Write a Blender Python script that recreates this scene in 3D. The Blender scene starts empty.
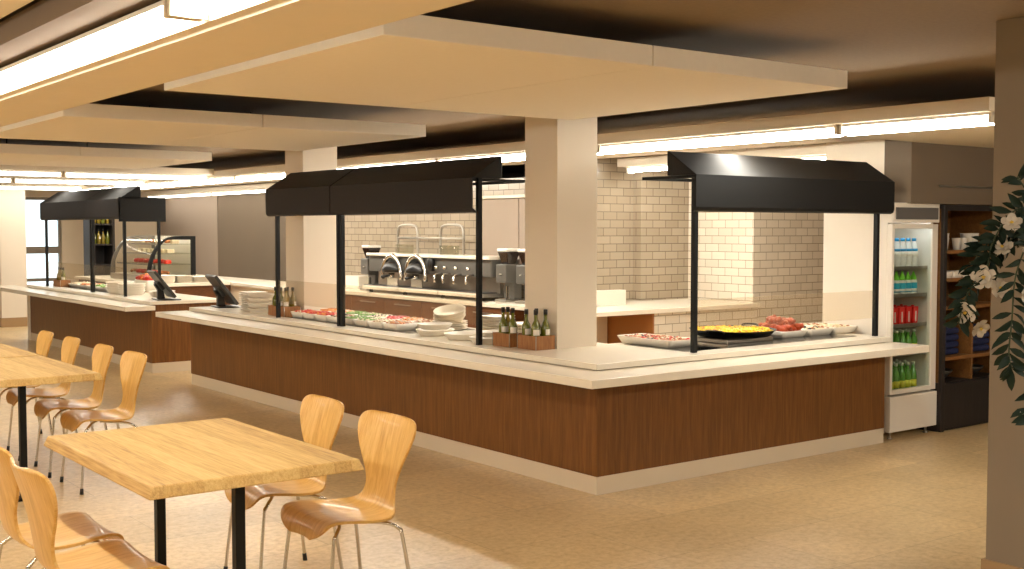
import bpy, bmesh, math, random
from mathutils import Vector, Matrix
R = math.radians
random.seed(7)
SC = bpy.context.scene
COL = SC.collection
PI = math.pi

# ------------------------------------------------------------------ materials
def lin(h):
    h = h.lstrip('#')
    v = [int(h[i:i+2], 16)/255 for i in (0, 2, 4)]
    return tuple(c/12.92 if c <= .04045 else ((c+.055)/1.055)**2.4 for c in v) + (1,)

class N:
    def __init__(s, name):
        s.m = bpy.data.materials.new(name); s.m.use_nodes = True
        s.t = s.m.node_tree; s.t.nodes.clear()
        s.out = s.t.nodes.new('ShaderNodeOutputMaterial')
    def new(s, k, **kw):
        n = s.t.nodes.new(k)
        for a, b in kw.items(): setattr(n, a, b)
        return n
    def link(s, a, b): s.t.links.new(a, b)
    def bsdf(s, col='#ffffff', rough=.5, metal=0, spec=.5, coat=0):
        p = s.new('ShaderNodeBsdfPrincipled')
        p.inputs['Base Color'].default_value = lin(col) if isinstance(col, str) else col
        p.inputs['Roughness'].default_value = rough
        p.inputs['Metallic'].default_value = metal
        p.inputs['Specular IOR Level'].default_value = spec
        p.inputs['Coat Weight'].default_value = coat
        s.link(p.outputs[0], s.out.inputs[0]); s.p = p
        return p
    def coords(s, scale=(1, 1, 1), which='Object'):
        c = s.new('ShaderNodeTexCoord'); mp = s.new('ShaderNodeMapping')
        mp.inputs['Scale'].default_value = scale
        s.link(c.outputs[which], mp.inputs[0]); return mp.outputs[0]
    def noise(s, vec, scale=5, detail=4, rough=.55, dist=0):
        n = s.new('ShaderNodeTexNoise')
        n.inputs['Scale'].default_value = scale; n.inputs['Detail'].default_value = detail
        n.inputs['Roughness'].default_value = rough; n.inputs['Distortion'].default_value = dist
        s.link(vec, n.inputs['Vector']); return n.outputs['Fac']
    def ramp(s, fac, stops):
        r = s.new('ShaderNodeValToRGB'); e = r.color_ramp.elements
        while len(e) < len(stops): e.new(.5)
        for i, (p, c) in enumerate(stops): e[i].position = p; e[i].color = lin(c)
        s.link(fac, r.inputs[0]); return r.outputs[0]
    def mix(s, fac, a, b, mode='MIX'):
        m = s.new('ShaderNodeMix', data_type='RGBA', blend_type=mode)
        for sock, v in ((m.inputs[0], fac), (m.inputs[6], a), (m.inputs[7], b)):
            if hasattr(v, 'is_linked'): s.link(v, sock)
            else: sock.default_value = v
        return m.outputs[2]
    def bump(s, h, strength=.2, dist=.005):
        b = s.new('ShaderNodeBump'); b.inputs['Strength'].default_value = strength
        b.inputs['Distance'].default_value = dist
        s.link(h, b.inputs['Height']); s.link(b.outputs[0], s.p.inputs['Normal'])

def plain(name, col, rough=.5, metal=0, spec=.5, coat=0, var=.06, vs=6):
    n = N(name); p = n.bsdf(col, rough, metal, spec, coat)
    if var:
        f = n.noise(n.coords(), vs, 3)
        c = lin(col)
        a = tuple(max(0, x*(1-var)) for x in c[:3])+(1,); b = tuple(min(1, x*(1+var)) for x in c[:3])+(1,)
        n.link(n.mix(f, a, b), p.inputs['Base Color'])
    return n.m

def wood(name, stops, scale, rough=.45, fine=(60, 60, 2), coat=0, strips=None, spec=.4):
    n = N(name); p = n.bsdf('#ffffff', rough, spec=spec, coat=coat)
    v = n.coords(scale)
    f1 = n.noise(v, 3, 4, .6, .6)
    f2 = n.noise(n.coords(fine), 4, 3, .6)
    m = n.new('ShaderNodeMath', operation='MULTIPLY_ADD'); n.link(f2, m.inputs[0]); m.inputs[1].default_value = .45
    s2 = n.new('ShaderNodeMath', operation='MULTIPLY'); n.link(f1, s2.inputs[0]); s2.inputs[1].default_value = .6
    n.link(s2.outputs[0], m.inputs[2])
    fac = m.outputs[0]
    if strips:
        # planks glued side by side: a cell value per strip shifts the tone
        sp = n.coords(strips); w = n.new('ShaderNodeTexWhiteNoise', noise_dimensions='3D')
        fl = n.new('ShaderNodeVectorMath', operation='FLOOR'); n.link(sp, fl.inputs[0]); n.link(fl.outputs[0], w.inputs['Vector'])
        q = n.new('ShaderNodeMath', operation='MULTIPLY_ADD'); n.link(w.outputs['Value'], q.inputs[0]); q.inputs[1].default_value = .22
        a = n.new('ShaderNodeMath', operation='SUBTRACT'); n.link(fac, a.inputs[0]); a.inputs[1].default_value = .11
        n.link(a.outputs[0], q.inputs[2]); fac = q.outputs[0]
    n.link(n.ramp(fac, stops), p.inputs['Base Color'])
    n.bump(f2, .08, .002)
    return n.m

def tilemat(name, c1, c2, mortar, bw=.18, bh=.08):
    n = N(name); p = n.bsdf('#ffffff', .25, spec=.5)
    c = n.new('ShaderNodeTexCoord'); s = n.new('ShaderNodeSeparateXYZ'); n.link(c.outputs['Object'], s.inputs[0])
    a = n.new('ShaderNodeMath', operation='ADD'); n.link(s.outputs[0], a.inputs[0]); n.link(s.outputs[1], a.inputs[1])
    k = n.new('ShaderNodeCombineXYZ'); n.link(a.outputs[0], k.inputs[0]); n.link(s.outputs[2], k.inputs[1])
    b = n.new('ShaderNodeTexBrick'); n.link(k.outputs[0], b.inputs['Vector'])
    b.inputs['Scale'].default_value = 1; b.inputs['Brick Width'].default_value = bw; b.inputs['Row Height'].default_value = bh
    b.inputs['Mortar Size'].default_value = .0035; b.inputs['Mortar Smooth'].default_value = .1
    b.inputs['Color1'].default_value = lin(c1); b.inputs['Color2'].default_value = lin(c2); b.inputs['Mortar'].default_value = lin(mortar)
    n.link(b.outputs['Color'], p.inputs['Base Color'])
    inv = n.new('ShaderNodeMath', operation='SUBTRACT'); inv.inputs[0].default_value = 1; n.link(b.outputs['Fac'], inv.inputs[1])
    n.bump(inv.outputs[0], .5, .003)
    return n.m

def emit(name, col, st):
    n = N(name); e = n.new('ShaderNodeEmission'); e.inputs[0].default_value = lin(col); e.inputs[1].default_value = st
    n.link(e.outputs[0], n.out.inputs[0]); return n.m

def pane(name, tint='#ffffff', refl=.08, haze=0, hazecol='#d8cbb8'):
    n = N(name)
    t = n.new('ShaderNodeBsdfTransparent'); t.inputs[0].default_value = lin(tint)
    g = n.new('ShaderNodeBsdfGlossy'); g.inputs['Roughness'].default_value = .02
    f = n.new('ShaderNodeLayerWeight'); f.inputs[0].default_value = .25
    pw = n.new('ShaderNodeMath', operation='POWER'); n.link(f.outputs['Facing'], pw.inputs[0]); pw.inputs[1].default_value = 4
    ml = n.new('ShaderNodeMath', operation='MULTIPLY_ADD'); n.link(pw.outputs[0], ml.inputs[0]); ml.inputs[1].default_value = .5; ml.inputs[2].default_value = refl*.3
    mm = n.new('ShaderNodeMixShader'); n.link(ml.outputs[0], mm.inputs[0]); n.link(t.outputs[0], mm.inputs[1]); n.link(g.outputs[0], mm.inputs[2])
    last = mm.outputs[0]
    if haze:
        d = n.new('ShaderNodeBsdfDiffuse'); d.inputs[0].default_value = lin(hazecol)
        m2 = n.new('ShaderNodeMixShader'); m2.inputs[0].default_value = haze
        n.link(last, m2.inputs[1]); n.link(d.outputs[0], m2.inputs[2]); last = m2.outputs[0]
    n.link(last, n.out.inputs[0]); return n.m

M = {}
LIGHTCOL = '#ffe9c8'
M['walnut'] = wood('walnut_veneer', [(.25, '#4f3015'), (.5, '#704720'), (.75, '#8c5d2c')], (14, 14, .8), .38, (70, 70, 1.2), spec=.35)
M['walnut_dark'] = wood('walnut_drawer', [(.25, '#4a2a16'), (.5, '#683f22'), (.75, '#7c5030')], (3, 3, 12), .4, (6, 6, 60))
M['ash_table'] = wood('ash_tabletop', [(.25, '#987340'), (.42, '#bb9657'), (.6, '#cfad6d'), (.8, '#dbbe84')], (26, 1.2, 26), .55, (70, 2, 70), strips=(14, .0, 0))
M['ash_chair'] = wood('ash_plywood', [(.22, '#a07538'), (.45, '#c99b50'), (.62, '#d8ad64'), (.8, '#e3be7b')], (2.2, 16, 2.2), .36, (4, 70, 4), coat=.15)
M['oak_shelf'] = wood('oak_shelf_board', [(.25, '#5a3a1e'), (.5, '#7c5328'), (.75, '#94683a')], (2, 14, 14), .5, (3, 60, 60))
M['crate_wood'] = wood('crate_wood', [(.25, '#6d4526'), (.5, '#966438'), (.75, '#b07e4c')], (20, 20, 2), .5, (60, 60, 4))
M['black_oak'] = wood('black_stained_oak', [(.25, '#15110f'), (.5, '#221b18'), (.75, '#2e2622')], (14, 14, 1), .5, (60, 60, 2))
M['stone'] = plain('cream_quartz', '#efe6d4', .22, spec=.5, var=.03, vs=14)
M['plinth'] = plain('pale_metal_plinth', '#e6dac4', .35, .25, var=.04, vs=3)
M['fabric'] = plain('black_awning_fabric', '#0c0b0a', .6, spec=.3, var=.25, vs=90)
M['fabric_grey'] = plain('charcoal_awning_fabric', '#312f30', .75, spec=.25, var=.2, vs=90)
M['black_metal'] = plain('black_powder_coat', '#050505', .5, spec=.3, var=.1)
M['white_paint'] = plain('white_wall_paint', '#e4d8c6', .75, spec=.2, var=.03, vs=2)
M['panel_white'] = plain('white_ceiling_board', '#ece4d6', .8, spec=.15, var=.03, vs=30)
M['ceil'] = plain('charcoal_brown_ceiling_plaster', '#8c7b67', .9, spec=.1, var=.12, vs=40)
M['plenum'] = plain('black_plenum_paint', '#0b0a0a', .95, spec=.05, var=.1)
M['soffit'] = plain('cream_soffit_paint', '#e2d6c2', .8, spec=.15, var=.03)
M['grey_wall'] = plain('taupe_wall_paint', '#6f6253', .8, spec=.2, var=.04, vs=2)
M['grey_light'] = plain('light_taupe_wall_panel', '#97887a', .7, spec=.2, var=.04, vs=2)
M['taupe_dark'] = plain('dark_taupe_paint', '#7b6d5f', .8, spec=.1, var=.05)
M['column_shaded'] = plain('shaded_column_paint', '#877a69', .8, spec=.15, var=.03)  # pillar paint darkened: the shade on its dim side is in the colour
M['cream_wall'] = plain('cream_wall_paint', '#dccdb4', .8, spec=.2, var=.03)
M['tile'] = tilemat('white_metro_tile', '#e6dccb', '#dbd0be', '#a39680')
M['tile_shaded'] = tilemat('shaded_metro_tile', '#a89a86', '#9c8e7a', '#6e6252')  # wall tile darkened, kitchen and niche shade put into its colour
M['chrome'] = plain('polished_chrome', '#d8d6d2', .12, 1, var=0)
M['steel'] = plain('brushed_steel', '#b0aaa0', .3, .9, var=.06, vs=20)
M['steel_dark'] = plain('dark_steel', '#6c6862', .35, .8, var=.06)
M['grey_plastic'] = plain('grey_machine_plastic', '#5a5751', .45, var=.06)
M['black_plastic'] = plain('black_plastic', '#141313', .35, var=.08)
M['beans'] = plain('smoked_hopper', '#241a16', .15, coat=.5, var=.4, vs=60)
M['white_plastic'] = plain('white_plastic', '#e6e2d8', .4, var=.03)
M['ceramic'] = plain('white_glazed_ceramic', '#ece4d6', .38, coat=0, var=.02)
M['black_glass'] = plain('black_ceramic_glass', '#0e0d0d', .08, coat=.6, var=.1)
M['white_lacquer'] = plain('white_lacquer', '#ece4d6', .3, coat=.2, var=.02)
M['fridge_white'] = plain('fridge_white_enamel', '#e3dbce', .35, var=.03)
M['fridge_grey'] = plain('fridge_header_grey', '#5d5a57', .4, var=.05)
M['screen'] = plain('dark_display_glass', '#191a1c', .12, coat=.5, var=.05)
M['slate_plastic'] = plain('slate_terminal_shell', '#35332f', .45, var=.05)
M['glass'] = pane('clear_guard_glass', '#fbf8f2', haze=.07)
M['door_glass'] = pane('fridge_door_glass', '#f4f8f6')
M['case_glass'] = pane('display_case_glass', '#f0f0ea', haze=.05)
M['tube'] = emit('light_tube_diffuser', '#fff8ea', 42)
M['tube_soft'] = emit('light_tube_diffuser_dim', '#fff8ea', 13)
M['tube_mid'] = emit('light_tube_diffuser_seating', '#fff8ea', 32)
M['fridge_lamp'] = emit('fridge_lamp_strip', '#f2f6ff', 14)
M['day'] = emit('overcast_daylight', '#e8f0fa', 2.2)
M['bottle_green'] = plain('olive_green_glass', '#5f6318', .08, coat=.6, var=.15)
M['oil_amber'] = plain('amber_oil_glass', '#7d6a22', .08, coat=.6, var=.15)
M['cap_black'] = plain('black_cap', '#100f0f', .4)
M['paper'] = plain('white_paper_label', '#e8e2d6', .7)
M['cap_blue'] = plain('blue_cap', '#1f86b8', .35)
M['milk'] = plain('milky_bottle', '#d9d6d0', .3, coat=.3)
M['teal_label'] = plain('teal_blue_label', '#1aa5c0', .4)
M['lime'] = plain('lime_green_plastic', '#7fd43a', .35)
M['red'] = plain('red_carton', '#e0201c', .4)
M['green_glass'] = plain('green_drink_glass', '#4f8a2a', .1, coat=.5, var=.1)
M['yellow_label'] = plain('yellow_label', '#d8cf3a', .5)
M['cap_silver'] = plain('pale_cap', '#d8dcc4', .3, .3)
M['navy'] = plain('navy_cloth', '#16204a', .8, var=.1)
M['leaf'] = plain('deep_green_leaf', '#152417', .6, spec=.2, var=.3, vs=20)
M['stem'] = plain('green_stem', '#2b3a1e', .6)
M['petal'] = plain('cream_petal', '#b9af9e', .6, var=.08, vs=30)
M['stamen'] = plain('yellow_stamen', '#c8a640', .6)
M['terracotta'] = plain('terracotta_pot', '#9a5a3a', .8)
M['f_red'] = plain('tomato_red', '#c42a16', .4, var=.3, vs=60)
M['f_orange'] = plain('carrot_orange', '#e08a3c', .45, var=.25, vs=60)
M['f_green'] = plain('salad_green', '#6f9a34', .5, var=.4, vs=60)
M['f_cream'] = plain('cream_salad', '#e2d2ae', .5, var=.15, vs=60)
M['f_brown'] = plain('browned_bake', '#a8683a', .5, var=.3, vs=60)
M['f_olive'] = plain('olive_black', '#2c2620', .4)
M['f_yellow'] = plain('saffron_rice', '#ffcf12', .5, var=.2, vs=120)
M['f_wing'] = plain('roast_chicken_glaze', '#b04a26', .4, coat=.1, var=.35, vs=40)
M['pan'] = plain('black_steel_pan', '#131211', .4, .3)
M['skirt_brown'] = plain('tan_stone_skirting', '#a0815a', .6, var=.1)
M['beige_front'] = plain('beige_laminate', '#d5c3a8', .5, var=.03)
M['brown_board'] = plain('caramel_board', '#96602f', .45, var=.06)
M['window_frame'] = plain('taupe_window_bar', '#8d8272', .5)

def floor_mat():
    n = N('beige_stone_floor'); p = n.bsdf('#ffffff', .3, spec=.45)
    v = n.coords()
    f1 = n.noise(v, 1.2, 3); f2 = n.noise(v, 26, 6, .7); f3 = n.noise(n.coords((1, 1, 1)), 9, 4, .6)
    base = n.ramp(f2, [(.32, '#c4ac82'), (.5, '#dbc59d'), (.68, '#ead7b2')])
    big = n.ramp(f1, [(.3, '#e6dccb'), (.7, '#fff6e8')])
    c = n.mix(1.0, base, big, 'MULTIPLY')
    b = n.new('ShaderNodeTexBrick'); n.link(v, b.inputs['Vector']); b.inputs['Scale'].default_value = 1
    b.inputs['Brick Width'].default_value = 1.2; b.inputs['Row Height'].default_value = .6; b.offset = .5
    b.inputs['Mortar Size'].default_value = .0025; b.inputs['Mortar Smooth'].default_value = .2
    b.inputs['Color1'].default_value = (1, 1, 1, 1); b.inputs['Color2'].default_value = (.86, .85, .83, 1); b.inputs['Mortar'].default_value = (.62, .58, .52, 1)
    n.link(n.mix(1.0, c, b.outputs['Color'], 'MULTIPLY'), p.inputs['Base Color'])
    r = n.new('ShaderNodeMapRange'); n.link(f3, r.inputs[0]); r.inputs['To Min'].default_value = .22; r.inputs['To Max'].default_value = .42
    n.link(r.outputs[0], p.inputs['Roughness'])
    return n.m
M['floor'] = floor_mat()

# ------------------------------------------------------------------ mesh helpers
class MB:
    def __init__(s): s.v = []; s.f = []; s.sm = []
    def add(s, vs, fs, smooth=False):
        o = len(s.v); s.v += [tuple(v) for v in vs]
        for f in fs: s.f.append(tuple(i+o for i in f)); s.sm.append(smooth)
        return s
    def box(s, x0, y0, z0, x1, y1, z1):
        vs = [(x, y, z) for z in (z0, z1) for y in (y0, y1) for x in (x0, x1)]
        return s.add(vs, [(0, 2, 3, 1), (4, 5, 7, 6), (0, 1, 5, 4), (2, 6, 7, 3), (0, 4, 6, 2), (1, 3, 7, 5)])
    def prism(s, poly, z0, z1):
        """horizontal polygon (counter-clockwise) extruded in z"""
        n = len(poly)
        vs = [(x, y, z0) for x, y in poly]+[(x, y, z1) for x, y in poly]
        fs = [tuple(range(n-1, -1, -1)), tuple(range(n, 2*n))]+[(i, (i+1) % n, n+(i+1) % n, n+i) for i in range(n)]
        return s.add(vs, fs)
    def prof(s, poly, axis, a0, a1):
        """polygon in the plane across an axis, extruded along that axis: axis 'y' takes (x,z); axis 'x' takes (y,z)"""
        n = len(poly)
        mk = (lambda p, a: (p[0], a, p[1])) if axis == 'y' else (lambda p, a: (a, p[0], p[1]))
        vs = [mk(p, a0) for p in poly]+[mk(p, a1) for p in poly]
        fs = [tuple(range(n)), tuple(range(2*n-1, n-1, -1))]+[(i, n+i, n+(i+1) % n, (i+1) % n) for i in range(n)]
        return s.add(vs, fs)
    def lathe(s, prof, c=(0, 0, 0), seg=20, sx=1, sy=1, rot=0):
        vs = []; fs = []; n = len(prof)
        for r, z in prof:
            for k in range(seg):
                a = 2*PI*k/seg; x = r*math.cos(a)*sx; y = r*math.sin(a)*sy
                vs.append((c[0]+x*math.cos(rot)-y*math.sin(rot), c[1]+x*math.sin(rot)+y*math.cos(rot), c[2]+z))
        for i in range(n-1):
            for k in range(seg):
                k2 = (k+1) % seg
                fs.append((i*seg+k, i*seg+k2, (i+1)*seg+k2, (i+1)*seg+k))
        if prof[0][0] > 1e-6: fs.append(tuple(range(seg-1, -1, -1)))
        if prof[-1][0] > 1e-6: fs.append(tuple((n-1)*seg+k for k in range(seg)))
        return s.add(vs, fs, True)
    def tube(s, pts, r, seg=8, caps=True):
        pts = [Vector(p) for p in pts]; n = len(pts)
        rr = r if isinstance(r, (list, tuple)) else [r]*n
        vs = []; up = None
        for i, p in enumerate(pts):
            t = (pts[min(i+1, n-1)]-pts[max(i-1, 0)]).normalized()
            if up is None: up = Vector((0, 0, 1)) if abs(t.z) < .9 else Vector((1, 0, 0))
            a = t.cross(up)
            if a.length < 1e-4: a = t.orthogonal()
            a.normalize(); b = a.cross(t).normalized(); up = b
            for k in range(seg):
                an = 2*PI*k/seg
                vs.append(p+(a*math.cos(an)+b*math.sin(an))*rr[i])
        fs = [(i*seg+k, i*seg+(k+1) % seg, (i+1)*seg+(k+1) % seg, (i+1)*seg+k) for i in range(n-1) for k in range(seg)]
        if caps: fs += [tuple(range(seg-1, -1, -1)), tuple((n-1)*seg+k for k in range(seg))]
        return s.add(vs, fs, True)
    def blob(s, c, r, sub=1, j=.15, sc=(1, 1, 1)):
        bm = bmesh.new(); bmesh.ops.create_icosphere(bm, subdivisions=sub, radius=1)
        vs = []
        for v in bm.verts:
            k = r*(1+random.uniform(-j, j)); vs.append((c[0]+v.co.x*k*sc[0], c[1]+v.co.y*k*sc[1], c[2]+v.co.z*k*sc[2]))
        fs = [tuple(v.index for v in f.verts) for f in bm.faces]; bm.free()
        return s.add(vs, fs, True)
    def build(s, name, mat, parent=None, bevel=0, seg=2, recalc=True):
        me = bpy.data.meshes.new(name); me.from_pydata(s.v, [], s.f)
        for p, k in zip(me.polygons, s.sm): p.use_smooth = k
        if recalc:
            bm = bmesh.new(); bm.from_mesh(me); bmesh.ops.recalc_face_normals(bm, faces=bm.faces); bm.to_mesh(me); bm.free()
        o = bpy.data.objects.new(name, me); COL.objects.link(o)
        me.materials.append(mat)
        if parent is not None: o.parent = parent
        if bevel:
            b = o.modifiers.new('bevel', 'BEVEL'); b.width = bevel; b.segments = seg; b.limit_method = 'ANGLE'; b.angle_limit = R(40)
        return o

def smooth_path(pts, n=5):
    P = [Vector(p) for p in pts]; out = []
    for i in range(len(P)-1):
        p0 = P[max(i-1, 0)]; p1 = P[i]; p2 = P[i+1]; p3 = P[min(i+2, len(P)-1)]
        for k in range(n):
            t = k/n
            out.append(.5*((2*p1)+(p2-p0)*t+(2*p0-5*p1+4*p2-p3)*t*t+(3*p1-p0-3*p2+p3)*t**3))
    out.append(P[-1]); return out

def tag(o, label, cat, group=None, kind=None):
    o['label'] = label; o['category'] = cat
    if group: o['group'] = group
    if kind: o['kind'] = kind
    return o
def thing(name, label, cat, loc=(0, 0, 0), rz=0, group=None):
    o = bpy.data.objects.new(name, None); COL.objects.link(o); o.empty_display_size = .1
    o.location = loc; o.rotation_euler = (0, 0, rz)
    return tag(o, label, cat, group)
def struct(name, mb, mat, bevel=0, label=None):
    o = mb.build(name, mat, None, bevel); o['kind'] = 'structure'
    if label: o['label'] = label; o['category'] = name.split('_')[0]
    return o
def kids(o): return [c for c in bpy.data.objects if c.parent == o]
def copy_tree(o, loc=None, rz=None, label=None, group=None, parent=None):
    c = o.copy(); COL.objects.link(c)
    if parent is not None: c.parent = parent
    if loc is not None: c.location = loc
    if rz is not None: c.rotation_euler = (0, 0, rz)
    if label: c['label'] = label
    if group: c['group'] = group
    for k in kids(o): copy_tree(k, parent=c)
    return c
ORD = ['first', 'second', 'third', 'fourth', 'fifth', 'sixth', 'seventh', 'eighth', 'ninth', 'tenth']

# ------------------------------------------------------------------ the setting
CZ = 2.50
struct('floor', MB().box(-10, -9.5, -.1, 7, 17.2, 0), M['floor'])
struct('ceiling', MB().box(-10, -9.5, CZ, 7, 17.2, CZ+.1), M['ceil'])
struct('wall_left', MB().box(-10.15, -9.5, 0, -10, 17.2, CZ), M['cream_wall'])
struct('wall_front', MB().box(-10, -9.65, 0, 7, -9.5, CZ), M['cream_wall'])
struct('wall_right', MB().box(7, -9.5, 0, 7.15, 17.2, CZ), M['grey_wall'])
w = MB()
WX0, WX1, WZ0, WZ1 = 1.15, 1.85, .25, 2.16
w.box(-10, 17, 0, WX0, 17.2, CZ).box(WX1, 17, 0, 7, 17.2, CZ).box(WX0, 17, 0, WX1, 17.2, WZ0).box(WX0, 17, WZ1, WX1, 17.2, CZ)
struct('wall_back', w, M['cream_wall'])
wf = MB().box(WX0, 17.05, WZ0, WX0+.04, 17.12, WZ1).box(WX1-.04, 17.05, WZ0, WX1, 17.12, WZ1).box(WX0+.04, 17.05, WZ0, WX1-.04, 17.12, WZ0+.05).box(WX0+.04, 17.05, WZ1-.05, WX1-.04, 17.12, WZ1)
wf.box(WX0+.04, 17.05, 1.13, WX1-.04, 17.12, 1.26).box(WX0+.04, 17.05, .62, WX1-.04, 17.12, .68)
win = wf.build('window_1', M['window_frame']); win['kind'] = 'structure'
MB().box(WX0+.04, 17.08, WZ0+.05, WX1-.04, 17.09, WZ1-.05).build('glass', M['door_glass'], win)
struct('sky_backdrop', MB().box(WX0-1.2, 18.6, -.4, WX1+1.2, 18.65, 3), M['day'])

# columns
def column(x0, y0, x1, y1, z1=CZ, base=None):
    z0 = 0 if base is None else base
    return struct('column', MB().box(x0, y0, z0, x1, y1, z1), M['white_paint'], .004)
column(.347, .80, .70, 1.15); column(.347, 4.44, .70, 4.80)
struct('column', MB().box(.185, -2.95, 0, .70, -2.395, CZ), M['column_shaded'], .004); column(.22, 14.7, .62, 15.1)
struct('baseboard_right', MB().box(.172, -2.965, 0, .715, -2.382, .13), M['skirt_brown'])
struct('baseboard_left', MB().box(.205, 14.685, 0, .635, 15.115, .15), M['skirt_brown'])

# kitchen walls
TILE = M['tile']
struct('wall_pier', MB().box(4.24, 2.5, 0, 6.995, 3.382, CZ), TILE)
struct('wall_niche', MB().box(3.564, 3.382, 0, 4.6, 3.6, CZ), M['tile_shaded'])
struct('wall_kitchen', MB().box(2.80, 3.499, 0, 3.564, 3.75, CZ), M['tile_shaded'])
struct('wall_coffee', MB().box(2.80, 3.75, 0, 2.95, 8.1, 2.12), M['tile_shaded'])
struct('wall_taupe', MB().box(3.65, 7.2, 0, 3.8, 14.1, CZ), M['grey_wall'])
struct('wall_panelled', MB().box(3.64, 14.1, 0, 3.8, 17, CZ), M['grey_light'])
struct('wall_fridge', MB().box(3.14, .24, 0, 3.2, .79, CZ).box(3.2, .75, 0, 7, .79, CZ), M['white_paint'])
struct('bulkhead', MB().box(3.137, .0, 1.785, 6.99, .24, CZ), M['grey_wall'], .003)
struct('trim_1', MB().box(3.50, -.012, 1.915, 4.6, 0, 1.93), M['steel'])

# suspended ceiling boards
def ceiling_panel(y0, y1, label, seam=True):
    t = thing('ceiling_panel', label, 'ceiling panel', (-1.085, (y0+y1)/2, 2.288), 0, 'suspended ceiling boards')
    d = (y1-y0)/2
    MB().box(-1.331, -d, 0, -.003, d, .088).build('board', M['panel_white'], t, .003)
    MB().box(.003, -d, 0, 1.329, d, .088).build('board', M['panel_white'], t, .003)
    for x in (-.4, .4): MB().tube([(x, 0, .088), (x, 0, CZ-2.288)], .006, 6).build('hanger', M['black_metal'], t)
ceiling_panel(-1.58, .542, 'large white suspended ceiling board over the near counter corner')
ceiling_panel(2.23, 4.352, 'white suspended ceiling board between the two slim pillars, middle of three')
ceiling_panel(6.25, 8.37, 'white suspended ceiling board over the far counter, farthest of three')

# soffits with light tubes
def soffit(name, poly, z0, z1): return struct(name, MB().prism(poly, z0, z1), M['soffit'], .003)
soffit('soffit', [(1.431, -1.632), (4.6, -1.632), (4.6, -.003), (2.69, -.003), (2.69, 15.5), (1.431, 15.5)], 2.245, 2.325)
soffit('soffit', [(3.215, .80), (3.52, .80), (3.52, 3.36), (3.215, 3.36)], 2.2, 2.28)
soffit('soffit', [(3.215, 7.8), (3.63, 7.8), (3.63, 16.9), (3.215, 16.9)], 2.2, 2.28)
soffit('soffit', [(-3.105, -5.5), (-2.635, -5.5), (-2.635, 9.0), (-3.105, 9.0)], 2.25, 2.33)
struct('trim_2', MB().box(-3.06, -5.5, 2.24, -3.03, 9.0, 2.25), M['soffit'])
struct('bulkhead', MB().box(-3.37, -5.5, 2.33, -3.105, 9.0, 2.42), M['taupe_dark'])
struct('ceiling_board', MB().box(-5.9, -5.5, 2.40, -3.42, 9.0, 2.44), M['panel_white'])
soffit('soffit', [(-6.6, -8.5), (-6.0, -8.5), (-6.0, 9.0), (-6.6, 9.0)], 2.25, 2.33)  # unseen beam, carries the added rear light tubes

def tube_light(p0, p1, label, group, w=.085, mat='tube'):
    """a batten with a half-round glowing diffuser, running from p0 to p1 (points on the ceiling face it hangs from)"""
    p0 = Vector(p0); p1 = Vector(p1); L = (p1-p0).length; a = math.atan2(p1.y-p0.y, p1.x-p0.x)
    t = thing('linear_light', label, 'light', p0, a, group)
    MB().box(0, -w*.5, -.018, L, w*.5, 0).build('housing', M['white_plastic'], t, .003)
    pr = [(math.cos(PI*k/10+PI)*w*.46, -.018+math.sin(PI*k/10+PI)*w*.42) for k in range(11)]
    MB().prof([(y, z) for y, z in pr], 'x', .02, L-.02).build('diffuser', M[mat], t)
    for k, x in enumerate((0, L-.02)):
        MB().box(x, -w*.58, -.062, x+.02, w*.58, 0).build('end_cap', M['soffit'], t, .002)
    return t
G1 = 'light tubes under the kitchen soffit'
ys = [-1.64, -.60, 1.66, 3.92, 6.18, 8.44, 10.7, 12.96]
nm = ['light tube at the free end of the kitchen soffit, beside the big pillar', 'long light tube over the paella pan, right of the central pillar',
      'light tube over the oil bottles, mostly behind the central pillar', 'light tube hidden behind the long black canopy, over the coffee machine',
      'light tube left of the second pillar, behind the gap in the boards', 'light tube above the far till, before the taupe wall',
      'light tube over the curved display case', 'light tube at the far end of the kitchen soffit']
for i in range(7):
    tube_light((1.53, ys[i]+.01, 2.245), (1.53, ys[i+1]-.01, 2.245), nm[i], G1, .125)
tube_light((1.53, 12.97, 2.245), (1.53, 15.2, 2.245), nm[7], G1, .125)
G2 = 'light tubes of the inner kitchen strip'
tube_light((3.33, .85, 2.2), (3.33, 3.3, 2.2), 'inner light tube in front of the shaded tiled niche', G2, .08)
tube_light((3.33, 7.9, 2.2), (3.33, 10.5, 2.2), 'inner light tube along the taupe wall, nearest of its row', G2, .08, 'tube_soft')
tube_light((3.33, 10.52, 2.2), (3.33, 13.5, 2.2), 'inner light tube along the taupe wall, second of its row', G2, .08, 'tube_soft')
tube_light((3.33, 13.52, 2.2), (3.33, 16.5, 2.2), 'inner light tube along the pale wall panel, farthest of its row', G2, .08, 'tube_soft')
G3 = 'light tubes beside the long seating beam'
for y0, y1, l in ((-5.4, -1.66, 'long light tube overhead at the top edge, on the seating beam nearest the viewer'),
                  (-1.64, 2.1, 'long light tube on the seating beam above the front table'),
                  (2.12, 5.86, 'light tube on the seating beam above the second table'), (5.88, 8.9, 'light tube at the far end of the seating beam')):
    tube_light((-3.175, y0, 2.315), (-3.175, y1, 2.315), l, G3, .105, 'tube_mid')
G4 = 'light tubes crossing the aisle'
M['edge_fill'] = emit('edge_fill_strip', '#fff6e0', 14)  # unseen glowing strip added to brighten the board edges
t = thing('fill_strip', 'unseen light strip added on the seating beam to brighten the board edges', 'light', (-2.635, -5.4, 2.305))
MB().box(0, 0, 0, .006, 14.3, .012).build('profile', M['steel'], t)
MB().box(.006, .01, .002, .008, 14.29, .010).build('diffuser', M['edge_fill'], t)
def cross_strip(y, x0, x1, z=2.27):
    soffit('soffit', [(x0, y-.17), (x1, y-.17), (x1, y+.17), (x0, y+.17)], z, z+.08)
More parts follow.
